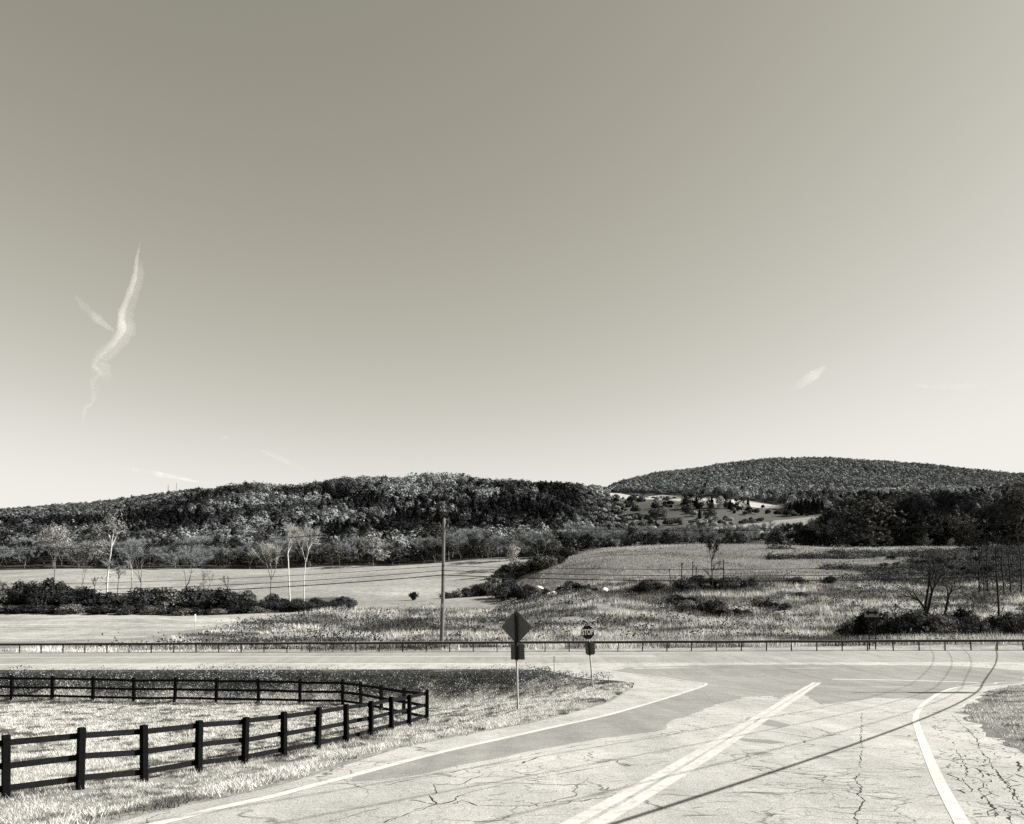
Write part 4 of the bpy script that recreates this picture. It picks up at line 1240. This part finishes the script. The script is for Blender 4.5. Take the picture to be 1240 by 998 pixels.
# ------------------------------------------------------------------ stones, buildings, masts
def stone(P, s, label, group, seed):
    r = np.random.default_rng(seed)
    import bmesh
    bm = bmesh.new(); bmesh.ops.create_icosphere(bm, subdivisions=3, radius=1)
    dirs = unit(r, 7); cut = r.uniform(.55, .9, 7)
    for v in bm.verts:
        c = np.array(v.co)
        for d, k_ in zip(dirs, cut):
            e_ = c.dot(d)
            if e_ > k_: c -= d * (e_ - k_)
        v.co = c * [s, s * .8, s * .7]
    me = bpy.data.meshes.new('boulder'); bm.to_mesh(me); bm.free(); me.materials.append(M_rock)
    o = tag(link('boulder', me), label, 'stone', group); o.location = tuple(map(float, P + np.array([0, 0, s * .25]))); o.rotation_euler = (0, 0, r.random() * 6)
for i, (px, py, s) in enumerate([(652, 716, 1.3), (655, 720, .9), (665, 722, .8), (670, 721, .9)]):
    stone(gpt(px, py), s, 'pale stone in the heap among dark bushes above the weeds', 'heap of pale stones', 500 + i)
stone(gpt(732, 717), 1.0, 'single pale stone lying apart to the right of the heap', None, 520)

def house(px, py, Y, L, Wd, h, label, rz, door=True):
    P = base_at(px, Y); P[2] = at_dist(px, py, Y)[2]
    o = empty('house', P, label, 'house', rz=rz)
    mb = MB(); mb.box((0, 0, h / 2 - 4), (L, Wd, h + 8)); wl = mb.build('wall', M_wall, o)
    mb = MB(); e = .5
    mb.add([(-L / 2 - e, -Wd / 2 - e, h - .2), (L / 2 + e, -Wd / 2 - e, h - .2), (L / 2 + e, Wd / 2 + e, h - .2), (-L / 2 - e, Wd / 2 + e, h - .2), (-L / 2 - e, 0, h + Wd * .38), (L / 2 + e, 0, h + Wd * .38)],
           [(0, 1, 5, 4), (2, 3, 4, 5), (1, 2, 5), (3, 0, 4), (3, 2, 1, 0)])
    rf = mb.build('roof', M_roof, o)
    mb = MB(); mb.box((L * .12, 0, h + Wd * .38 + .3), (1.0, 1.0, 2.2)); mb.build('chimney', M_wall, rf)
    for x in np.linspace(-L * .38, L * .38, 4):
        mb = MB(); mb.box((x, -Wd / 2 - .012, h * .55), (1.1, .03, 1.3)); mb.build('window', M_glass, o)
house(485, 662, 440, 9, 7, 3.0, 'small pale-roofed house half hidden by trees left of the utility pole', .25)
house(776, 640, 560, 11, 8, 3.0, 'low white house among trees below the scrubby clearing', .1)

for px, top, lb in ((203.5, 588, 'left of two thin masts on the far skyline'), (213.5, 586, 'right of two thin masts on the far skyline')):
    P = base_at(px, 1500); H = at_dist(px, top, 1500)[2] - P[2]
    o = empty('radio_mast', P, lb, 'mast')
    mb = MB()
    for a in range(3):
        d = Vector((math.cos(a * 2.1), math.sin(a * 2.1), 0)) * .7
        mb.tube([d * 1.6, d + Vector((0, 0, H))], .22, 4)
    for z_ in np.arange(4, H, 5): mb.box((0, 0, z_), (1.5, 1.5, .3))
    mb.build('lattice', M_galv, o)
    mb = MB(); mb.tube([(0, 0, H - 2), (0, 0, H + 4)], .3, 5); mb.build('antenna', M_galv, o)

# ------------------------------------------------------------------ hillside forest (one mass)
def forest(name, Y0, Y1, sp_, ncard, csize, crown, pxlim, seed):
    r = np.random.default_rng(seed)
    pts = []
    y = Y0
    while y < Y1:
        w = .78 * y
        x = np.arange(-w, w, sp_) + r.uniform(-.5, .5) * sp_
        pts.append(np.stack([x + r.uniform(-.45, .45, len(x)) * sp_, np.full(len(x), y) + r.uniform(-.45, .45, len(x)) * sp_], 1))
        y += sp_
    P = np.vstack(pts)
    z = ground_z(P[:, 0], P[:, 1])
    px, py = to_px(np.column_stack([P, z]))
    ok = (px > pxlim[0]) & (px < pxlim[1])
    for poly in (CLEAR_STRIP, CLEAR_PATH, CLEAR_FAR):
        ok &= ~in_poly(px, py, poly)
    brush = in_poly(px, py, CLEAR_BRUSH)
    edge = 1 - smooth(738, 790, px + 22 * (vnoise(P[:, 0], P[:, 1], 30, 94) - .5))
    ok &= ~(brush & (r.random(len(px)) > edge * 1.1) & ((r.random(len(px)) > .8) | (vnoise(P[:, 0], P[:, 1], 24, 95) < .52)))
    P, z, px, py, brush, edge = P[ok], z[ok], px[ok], py[ok], brush[ok], edge[ok]
    n = len(P)
    # species: dark conifers in patches; shaded hollows and sunlit bands also painted into tone
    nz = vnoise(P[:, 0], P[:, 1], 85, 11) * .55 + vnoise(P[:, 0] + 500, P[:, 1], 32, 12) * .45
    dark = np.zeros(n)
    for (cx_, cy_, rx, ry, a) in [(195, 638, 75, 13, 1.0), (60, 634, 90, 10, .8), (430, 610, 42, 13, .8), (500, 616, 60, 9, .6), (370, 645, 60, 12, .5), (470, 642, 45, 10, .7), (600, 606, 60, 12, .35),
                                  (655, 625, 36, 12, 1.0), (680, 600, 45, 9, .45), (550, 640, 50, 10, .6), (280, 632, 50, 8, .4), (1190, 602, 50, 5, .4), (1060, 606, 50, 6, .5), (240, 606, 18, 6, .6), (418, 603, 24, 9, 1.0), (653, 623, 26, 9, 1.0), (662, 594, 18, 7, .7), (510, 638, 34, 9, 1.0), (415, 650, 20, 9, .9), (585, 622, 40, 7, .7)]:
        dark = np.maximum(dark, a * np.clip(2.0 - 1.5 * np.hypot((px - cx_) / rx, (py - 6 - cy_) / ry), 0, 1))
    bright = np.zeros(n)  # sunlit bands of the slope, painted as paler crowns
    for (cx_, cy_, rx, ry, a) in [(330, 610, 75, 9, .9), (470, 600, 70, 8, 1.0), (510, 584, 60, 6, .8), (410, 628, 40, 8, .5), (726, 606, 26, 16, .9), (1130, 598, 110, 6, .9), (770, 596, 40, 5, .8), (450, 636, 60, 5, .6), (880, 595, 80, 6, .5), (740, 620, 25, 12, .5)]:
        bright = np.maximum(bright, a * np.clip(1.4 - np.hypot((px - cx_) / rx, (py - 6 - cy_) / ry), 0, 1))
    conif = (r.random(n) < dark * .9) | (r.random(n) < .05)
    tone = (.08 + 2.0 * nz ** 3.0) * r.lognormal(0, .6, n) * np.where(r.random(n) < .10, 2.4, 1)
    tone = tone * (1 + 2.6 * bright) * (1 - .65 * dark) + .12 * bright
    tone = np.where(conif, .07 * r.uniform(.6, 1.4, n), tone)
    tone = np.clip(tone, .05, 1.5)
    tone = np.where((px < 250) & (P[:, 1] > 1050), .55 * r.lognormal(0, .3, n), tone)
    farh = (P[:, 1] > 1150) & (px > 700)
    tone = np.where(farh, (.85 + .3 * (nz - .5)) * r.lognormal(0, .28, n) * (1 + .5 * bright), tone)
    H = r.uniform(9, 15, n) * np.where(conif, 1.05, 1)
    R = crown * r.uniform(.75, 1.3, n) * np.where(conif, .75, 1)
    taper = 1 - .55 * smooth(660, 735, px) * (px < 765) * (P[:, 1] < 1150); H = H * taper; R = R * (.4 + .6 * taper)
    bs = r.uniform(.4, 1.2, n); H = np.where(brush, H * (.32 + .45 * edge) * bs, H); R = np.where(brush, R * (.5 + .35 * edge) * bs, R)
    d = unit(r, n * ncard).reshape(n, ncard, 3)
    d[..., 2] = np.abs(d[..., 2]) * 1.0 - .25
    d /= np.linalg.norm(d, axis=2)[..., None]
    # several lumps to a crown
    rad = R[:, None] * (.72 + .28 * r.random((n, ncard)))
    lump = 1 + .22 * np.sin(d[..., 0] * 5 + r.random((n, 1)) * 6) * np.sin(d[..., 1] * 5 + r.random((n, 1)) * 6)
    zc = z + H * .52
    C = np.empty((n, ncard, 3))
    C[..., 0] = P[:, None, 0] + d[..., 0] * rad * lump
    C[..., 1] = P[:, None, 1] + d[..., 1] * rad * lump
    hh = d[..., 2] * (H * .5)[:, None] * (.75 + .25 * r.random((n, ncard))) * lump
    cone = np.where(conif[:, None], 1 - .75 * np.clip(d[..., 2], 0, 1), 1)
    C[..., 0] = P[:, None, 0] + (C[..., 0] - P[:, None, 0]) * cone
    C[..., 1] = P[:, None, 1] + (C[..., 1] - P[:, None, 1]) * cone
    C[..., 2] = zc[:, None] + hh
    N = d.reshape(-1, 3) + r.normal(0, .30, (n * ncard, 3)); N /= np.linalg.norm(N, axis=1)[:, None]
    tn = np.repeat(tone, ncard) * r.uniform(.75, 1.25, n * ncard)
    V, Fq, t = cards(C.reshape(-1, 3), N, csize * r.uniform(.7, 1.3, n * ncard), tn, .9, r)
    print(name, n, 'trees')
    return V, Fq, t
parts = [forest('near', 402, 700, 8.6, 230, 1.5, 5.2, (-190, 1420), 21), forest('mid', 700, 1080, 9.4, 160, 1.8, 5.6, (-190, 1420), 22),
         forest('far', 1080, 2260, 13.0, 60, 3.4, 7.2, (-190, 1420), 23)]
Vs, Fs, Ts, b0 = [], [], [], 0
for V, Fq, t in parts:
    Vs.append(V); Fs.append(Fq + b0); Ts.append(t); b0 += len(V)
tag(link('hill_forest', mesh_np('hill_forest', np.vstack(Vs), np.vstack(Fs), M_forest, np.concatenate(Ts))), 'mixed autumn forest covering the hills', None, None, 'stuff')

# ------------------------------------------------------------------ grasses
def scatter(n, x0, x1, y0, y1, r):
    return r.uniform(x0, x1, n), r.uniform(y0, y1, n)
def in_view(x, y, m=.12):
    return (np.abs(x) < (.70 + m) * np.maximum(y, 0) + 3)
road_all = np.asarray(side_outline)
r = np.random.default_rng(31)
# short dry grass of paddock and verges
VV = []
for n, (x0, x1, y0, y1), hmul, wmul in ((800000, (-26, 8, 6, 30), 1, .6), (520000, (-40, 12, 24, 52), 1.25, 1.5), (220000, (7.01, 30, 9, 36), 1.6, 1.0)):
    x, y = scatter(n, x0, x1, y0, y1, r)
    wedge = in_poly(x, y, WEDGE) if x0 < 7 else in_poly(x, y, RWEDGE)
    dl = poly_dist(x, y, LEFT if x0 < 7 else RIGHT)
    clump = vnoise(x, y, .55, 41) * .6 + vnoise(x, y, 2.3, 42) * .4
    keep = in_view(x, y) & wedge & (dl > .05 + .25 * vnoise(x, y, .4, 5)) & (clump > .20 + .15 * r.random(n))
    keep &= ~((poly_dist(x, y, BANKLINE) < 2.5 - 1.5 * vnoise(x, y, 1.6, 48) - 1.4 * smooth(1, 5, x)) & (x < 5) & (x0 < 7))
    x, y, clump, dl = x[keep], y[keep], clump[keep], dl[keep]
    m = len(x)
    df = poly_dist(x, y, run[:, :2])
    tallf = 1 + 1.6 * np.exp(-(df / .35) ** 2) * r.random(m)
    h = (.03 + .06 * r.random(m)) * (.6 + clump) * hmul * tallf * (.6 if x0 > 7 else 1)
    w = (.012 + .016 * r.random(m)) * wmul
    mott = vnoise(x, y, .32, 47) * .6 + vnoise(x, y, .9, 46) * .4
    tone = (.6 + .9 * clump) * r.lognormal(0, .4, m) * np.where(mott > .66, .22, np.where(mott > .58, .6, 1.15))
    if x0 > 7: tone *= .8
    P = np.column_stack([x, y, ground_z(x, y) - .02])
    VV.append(blades(P, h, w, r.uniform(.2, 1.2, m), np.clip(tone, .08, 1.7), r))
def merge(L):
    b, A, B, C = 0, [], [], []
    for V, f, t in L: A.append(V); B.append(f + b); C.append(t); b += len(V)
    return np.vstack(A), np.vstack(B), np.concatenate(C)
V, f, t = merge(VV)
tag(link('short_grass', mesh_np('short_grass', V, f, M_grass, t)), 'short dry grass of the paddock and verges', None, None, 'stuff')
# dark weeds on the bank between paddock and main road
x, y = scatter(260000, -46, 8, 38, 54, r)
ny = near_y(x)
dl = poly_dist(x, y, LEFT)
nb = vnoise(x, y, 1.6, 48)
inb = poly_dist(x, y, BANKLINE) < 3.3 - 1.9 * nb - 1.2 * r.random(len(x)) ** 3 - 1.4 * smooth(2, 6, x)
keep = in_poly(x, y, WEDGE) & inb & (dl > .25 + .5 * nb) & (x < 9.0)
x, y = x[keep], y[keep]; m = len(x)
hgt = (.06 + .34 * r.random(m)) * (.6 + .8 * vnoise(x, y, .9, 49))
P = np.column_stack([x, y, ground_z(x, y) + hgt])
N = unit(r, m) + [0, 0, .6]; N /= np.linalg.norm(N, axis=1)[:, None]
V, f, t = cards(P, N, r.uniform(.04, .11, m), np.clip(r.lognormal(0, .6, m) * np.where(vnoise(x, y, .5, 57) > .6, 2.0, .9), 0, 3.2), .6, r)
tag(link('bank_weeds', mesh_np('bank_weeds', V, f, M_weed, t)), 'dark broad-leaved weeds on the bank below the main road', None, None, 'stuff')
# tall dry grass and weeds beyond the guard rail
VV = []
for n, (x0, x1, y0, y1), hm, wm in ((150000, (-60, 75, 61, 100), 1, 1), (190000, (-75, 125, 95, 175), 1.1, 1.7)):
    x, y = scatter(n, x0, x1, y0, y1, r)
    z = ground_z(x, y); px, py = to_px(np.column_stack([x, y, z]))
    lim = band(px, [(-400, 790), (0, 790), (170, 780), (240, 766), (330, 750), (420, 734), (430, 700), (1300, 700)])
    g = y - guard_y(x)
    dens = vnoise(x, y, 3.0, 51) * .5 + vnoise(x, y, 9.0, 52) * .5
    keep = (px > -60) & (px < 1300) & (g > .6) & ((py > lim) | (g < 2.2) & (r.random(n) < .7)) & (dens > .28 + .12 * r.random(n))
    keep &= ~((px > 420) & (px < 600) & (y > 160))
    x, y, z, dens = x[keep], y[keep], z[keep], dens[keep]; m = len(x)
    patch = vnoise(x * .5, y, 4.5, 53)
    g = y - guard_y(x)
    h = (.28 + .55 * r.random(m)) * (.5 + dens) * hm * np.where(g < 2.5, .45, 1) * np.where(px[keep] < 330, .6, 1)
    fine = vnoise(x * .6, y, 1.7, 54)
    tone = np.where(patch > .60, .16, np.where(patch > .5, .5, 1.0)) * np.where(fine > .62, .3, np.where(fine < .3, 1.6, 1.0)) * r.lognormal(0, .42, m)
    VV.append(blades(np.column_stack([x, y, z - .03]), h, (.03 + .05 * r.random(m)) * wm, r.uniform(.1, .6, m), np.clip(tone, .05, 1.6), r))
V, f, t = merge(VV)
tag(link('tall_grass', mesh_np('tall_grass', V, f, M_tall, t)), 'tall dry grass and weeds beyond the guard rail', None, None, 'stuff')
# broad dark weed clumps among the tall grass
nc_ = 2100
cx, cy = scatter(nc_, -75, 120, 63, 168, r)
pxc, pyc = to_px(np.column_stack([cx, cy, ground_z(cx, cy)]))
lim = band(pxc, [(-400, 786), (0, 786), (170, 776), (240, 764), (330, 748), (420, 733), (430, 700), (1300, 700)])
kk = (pyc > lim + np.where(pxc < 260, 9, 3)) & (pxc > -50) & (pxc < 1300) & (cy - guard_y(cx) > 2.5) & (vnoise(cx * .5, cy, 5, 56) > .42) & ~((pxc > 420) & (pxc < 600) & (cy > 150))
cx, cy = cx[kk], cy[kk]
per = 46
sx, sy = scatter(9000, 20, 200, 165, 228, r)
pxs, _q = to_px(np.column_stack([sx, sy, ground_z(sx, sy)]))
ks = (pxs < 1300) & (pxs > 930) & (vnoise(sx, sy * 2.0, 13, 91) + .4 * smooth(960, 1120, pxs) > .72)
cx, cy = np.concatenate([cx, sx[ks]]), np.concatenate([cy, sy[ks]])
cr = r.uniform(.3, .9, len(cx)) * (1 + cy / 200) * np.where(cy > 165, .75, 1)
x = np.repeat(cx, per) + r.normal(0, 1, len(cx) * per) * np.repeat(cr, per) * .9
y = np.repeat(cy, per) + r.normal(0, 1, len(cx) * per) * np.repeat(cr, per) * .6
hh = np.abs(r.normal(0, .5, len(x))) * np.repeat(cr, per) * 1.3
N = unit(r, len(x)) + [0, 0, .5]; N /= np.linalg.norm(N, axis=1)[:, None]
V, f, t = cards(np.column_stack([x, y, ground_z(x, y) + hh]), N, r.uniform(.10, .24, len(x)) * (1 + y / 150), np.clip(np.repeat(r.lognormal(-.5, .6, len(cx)), per) * r.uniform(.5, 1.6, len(x)), .1, 1.6), .6, r)
tag(link('field_weeds', mesh_np('field_weeds', V, f, M_weed, t)), 'dark weed clumps among the tall grass', None, None, 'stuff')
# meadow tufts on the mound
x, y = scatter(150000, -20, 200, 140, 262, r)
z = ground_z(x, y); px, py = to_px(np.column_stack([x, y, z]))
dens = vnoise(x, y, 5, 61) * .5 + vnoise(x * .4, y, 7, 62) * .5
keep = (px > 640) & (px < 1300) & (dens > .3)
x, y, z, dens = x[keep], y[keep], z[keep], dens[keep]; m = len(x)
V, f, t = blades(np.column_stack([x, y, z - .03]), .18 + .4 * r.random(m), .06 + .1 * r.random(m), r.uniform(.2, .9, m), np.clip(np.where(dens > .6, .22, .5) * np.where((y < 232) & (y > 165) & (vnoise(x, y, 14, 3) + .7 * smooth(980, 1140, px[keep]) > .9), .2, 1) * r.lognormal(0, .45, m), .04, 1.4), r)
tag(link('meadow_grass', mesh_np('meadow_grass', V, f, M_tall, t)), 'rough grass on the rising meadow', None, None, 'stuff')

# ------------------------------------------------------------------ contrails: thin lit volumes high in the sky
def cloud_mat(name, dens, scale):
    k = NT(name)
    co = k.geo()
    n = k.noise(scale, 4, .65, co)
    d = k.math('MULTIPLY', k.rng(n, .42, .6, .05, 1.0), dens)
    pv = k.n('ShaderNodeVolumePrincipled', {'Color': rgb(.97), 'Density': d, 'Anisotropy': .0})
    k.t.links.new(pv.outputs[0], k.out.inputs['Volume'])
    return k.m
def contrail(px, wid, D, label, dens, name='contrail', flat=1.0, seed=0):
    r = np.random.default_rng(seed)
    P = catmull([np.array([a, b, 0.]) for a, b in px], 5)[:, :2]
    Wd = np.interp(np.linspace(0, 1, len(P)), np.linspace(0, 1, len(wid)), wid) * r.uniform(.8, 1.25, len(P))
    pts = [ray(a, b) * D for a, b in P]
    o0 = Vector(pts[0])
    mb = MB(); mb.tube([Vector(p) - o0 for p in pts], [max(.5, w / 2 / F * D) for w in Wd], 10)
    o = mb.build(name, cloud_mat(name + '_vapour', dens, 9.0 / D), None, True, loc=o0)
    return tag(o, label, 'cloud', 'trails of vapour in the sky') if label else o
main_px = [(170, 292), (166, 312), (163, 335), (154, 362), (147, 382), (147, 400), (133, 419), (119, 430), (114, 442), (121, 454), (111, 461), (113, 476), (112, 488), (103, 494), (101, 506), (98, 518)]
trail = contrail(main_px, [.6, 4, 6, 7.5, 8, 9, 7, 8, 6, 7, 5, 6, 4, 5, 3, .6], 3400, 'long wavering upright vapour trail at the upper left', .013, seed=1)
veil = contrail([(a_ + 5, b_) for a_, b_ in main_px[1:-3]], [1, 12, 16, 18, 20, 22, 20, 20, 22, 18, 12, 6, 1], 3405, None, .0022, name='veil', seed=8)
veil.parent = trail; veil.location = veil.location - trail.location
contrail([(90, 357), (103, 372), (120, 388), (138, 401)], [2, 10, 11, 3], 3450, 'short slanting wisp joining the long upright trail', .005, seed=2)
contrail([(950, 478), (968, 466), (985, 455), (1000, 444)], [2, 12, 14, 3], 3600, 'small slanted wisp above the far hill on the right', .006, seed=3)
contrail([(1108, 467), (1140, 468), (1170, 468), (1197, 465)], [2, 8, 9, 2], 3600, 'flat thin wisp near the right edge above the far hill', .02, seed=4)
contrail([(108, 557), (150, 566), (200, 576), (242, 584)], [1, 5, 6, 2], 3600, 'thin straight trail low over the left ridge', .02, seed=5)
contrail([(316, 546), (340, 556), (375, 573)], [4, 7, 2], 3600, 'short trail low above the middle of the left hill', .010, seed=6)
contrail([(265, 530), (273, 530), (281, 531)], [2, 6, 2], 3600, 'tiny puff of cloud between the low trails', .010, seed=7)

# ------------------------------------------------------------------ camera, light, sky
cam = bpy.data.cameras.new('camera'); co = bpy.data.objects.new('camera', cam); COL.objects.link(co)
cam.sensor_width = 36; cam.lens = F / 1240 * 36; cam.shift_y = (CY - 499) / 1240; cam.clip_end = 8000; cam.clip_start = .1
co.rotation_euler = (math.radians(90) + PITCH, 0, 0)
scene.camera = co

sun = bpy.data.lights.new('sun', 'SUN'); so = bpy.data.objects.new('sun', sun); COL.objects.link(so)
sun.energy = 4.6; sun.angle = math.radians(.3); sun.color = (1, .985, .93)
so.rotation_euler = S.to_track_quat('Z', 'Y').to_euler()

w = bpy.data.worlds.new('World'); scene.world = w; w.use_nodes = True
nt = w.node_tree; nt.nodes.clear()
sky = nt.nodes.new('ShaderNodeTexSky'); sky.sky_type = 'NISHITA'; sky.sun_disc = False
sky.sun_elevation = SUN_EL; sky.sun_rotation = math.atan2(S.x, S.y)
sky.air_density = 1.0; sky.dust_density = .8; sky.ozone_density = 1.0; sky.altitude = 300
sepc = nt.nodes.new('ShaderNodeSeparateColor'); nt.links.new(sky.outputs[0], sepc.inputs[0])
# black-and-white conversion of the sky weighted to red, with the print's warm tint
mx = nt.nodes.new('ShaderNodeMath'); mx.operation = 'POWER'; nt.links.new(sepc.outputs[0], mx.inputs[0]); mx.inputs[1].default_value = .88
mx0 = mx; mx = nt.nodes.new('ShaderNodeMath'); mx.operation = 'SMOOTH_MIN'; nt.links.new(mx0.outputs[0], mx.inputs[0]); mx.inputs[1].default_value = 2.75; mx.inputs[2].default_value = 1.3
comb = nt.nodes.new('ShaderNodeCombineColor')
for i, (c0, c1) in enumerate(((1.0, 1.0), (.965, .98), (.79, .91))):
    mr = nt.nodes.new('ShaderNodeMapRange'); nt.links.new(mx.outputs[0], mr.inputs[0])
    for k_, v_ in zip((1, 2, 3, 4), (1.0, 2.4, c0, c1)): mr.inputs[k_].default_value = v_
    m_ = nt.nodes.new('ShaderNodeMath'); m_.operation = 'MULTIPLY'; nt.links.new(mx.outputs[0], m_.inputs[0]); nt.links.new(mr.outputs[0], m_.inputs[1])
    nt.links.new(m_.outputs[0], comb.inputs[i])
bg = nt.nodes.new('ShaderNodeBackground'); bg.inputs[1].default_value = .110
nt.links.new(comb.outputs[0], bg.inputs[0])
wo = nt.nodes.new('ShaderNodeOutputWorld'); nt.links.new(bg.outputs[0], wo.inputs[0])

scene.view_settings.view_transform = 'Standard'; scene.view_settings.look = 'None'
scene.view_settings.exposure = 1.55; scene.view_settings.gamma = 1.0
scene.cycles.max_bounces = 5; scene.cycles.diffuse_bounces = 2; scene.cycles.volume_bounces = 1; scene.cycles.transparent_max_bounces = 6
scene.cycles.use_denoising = False
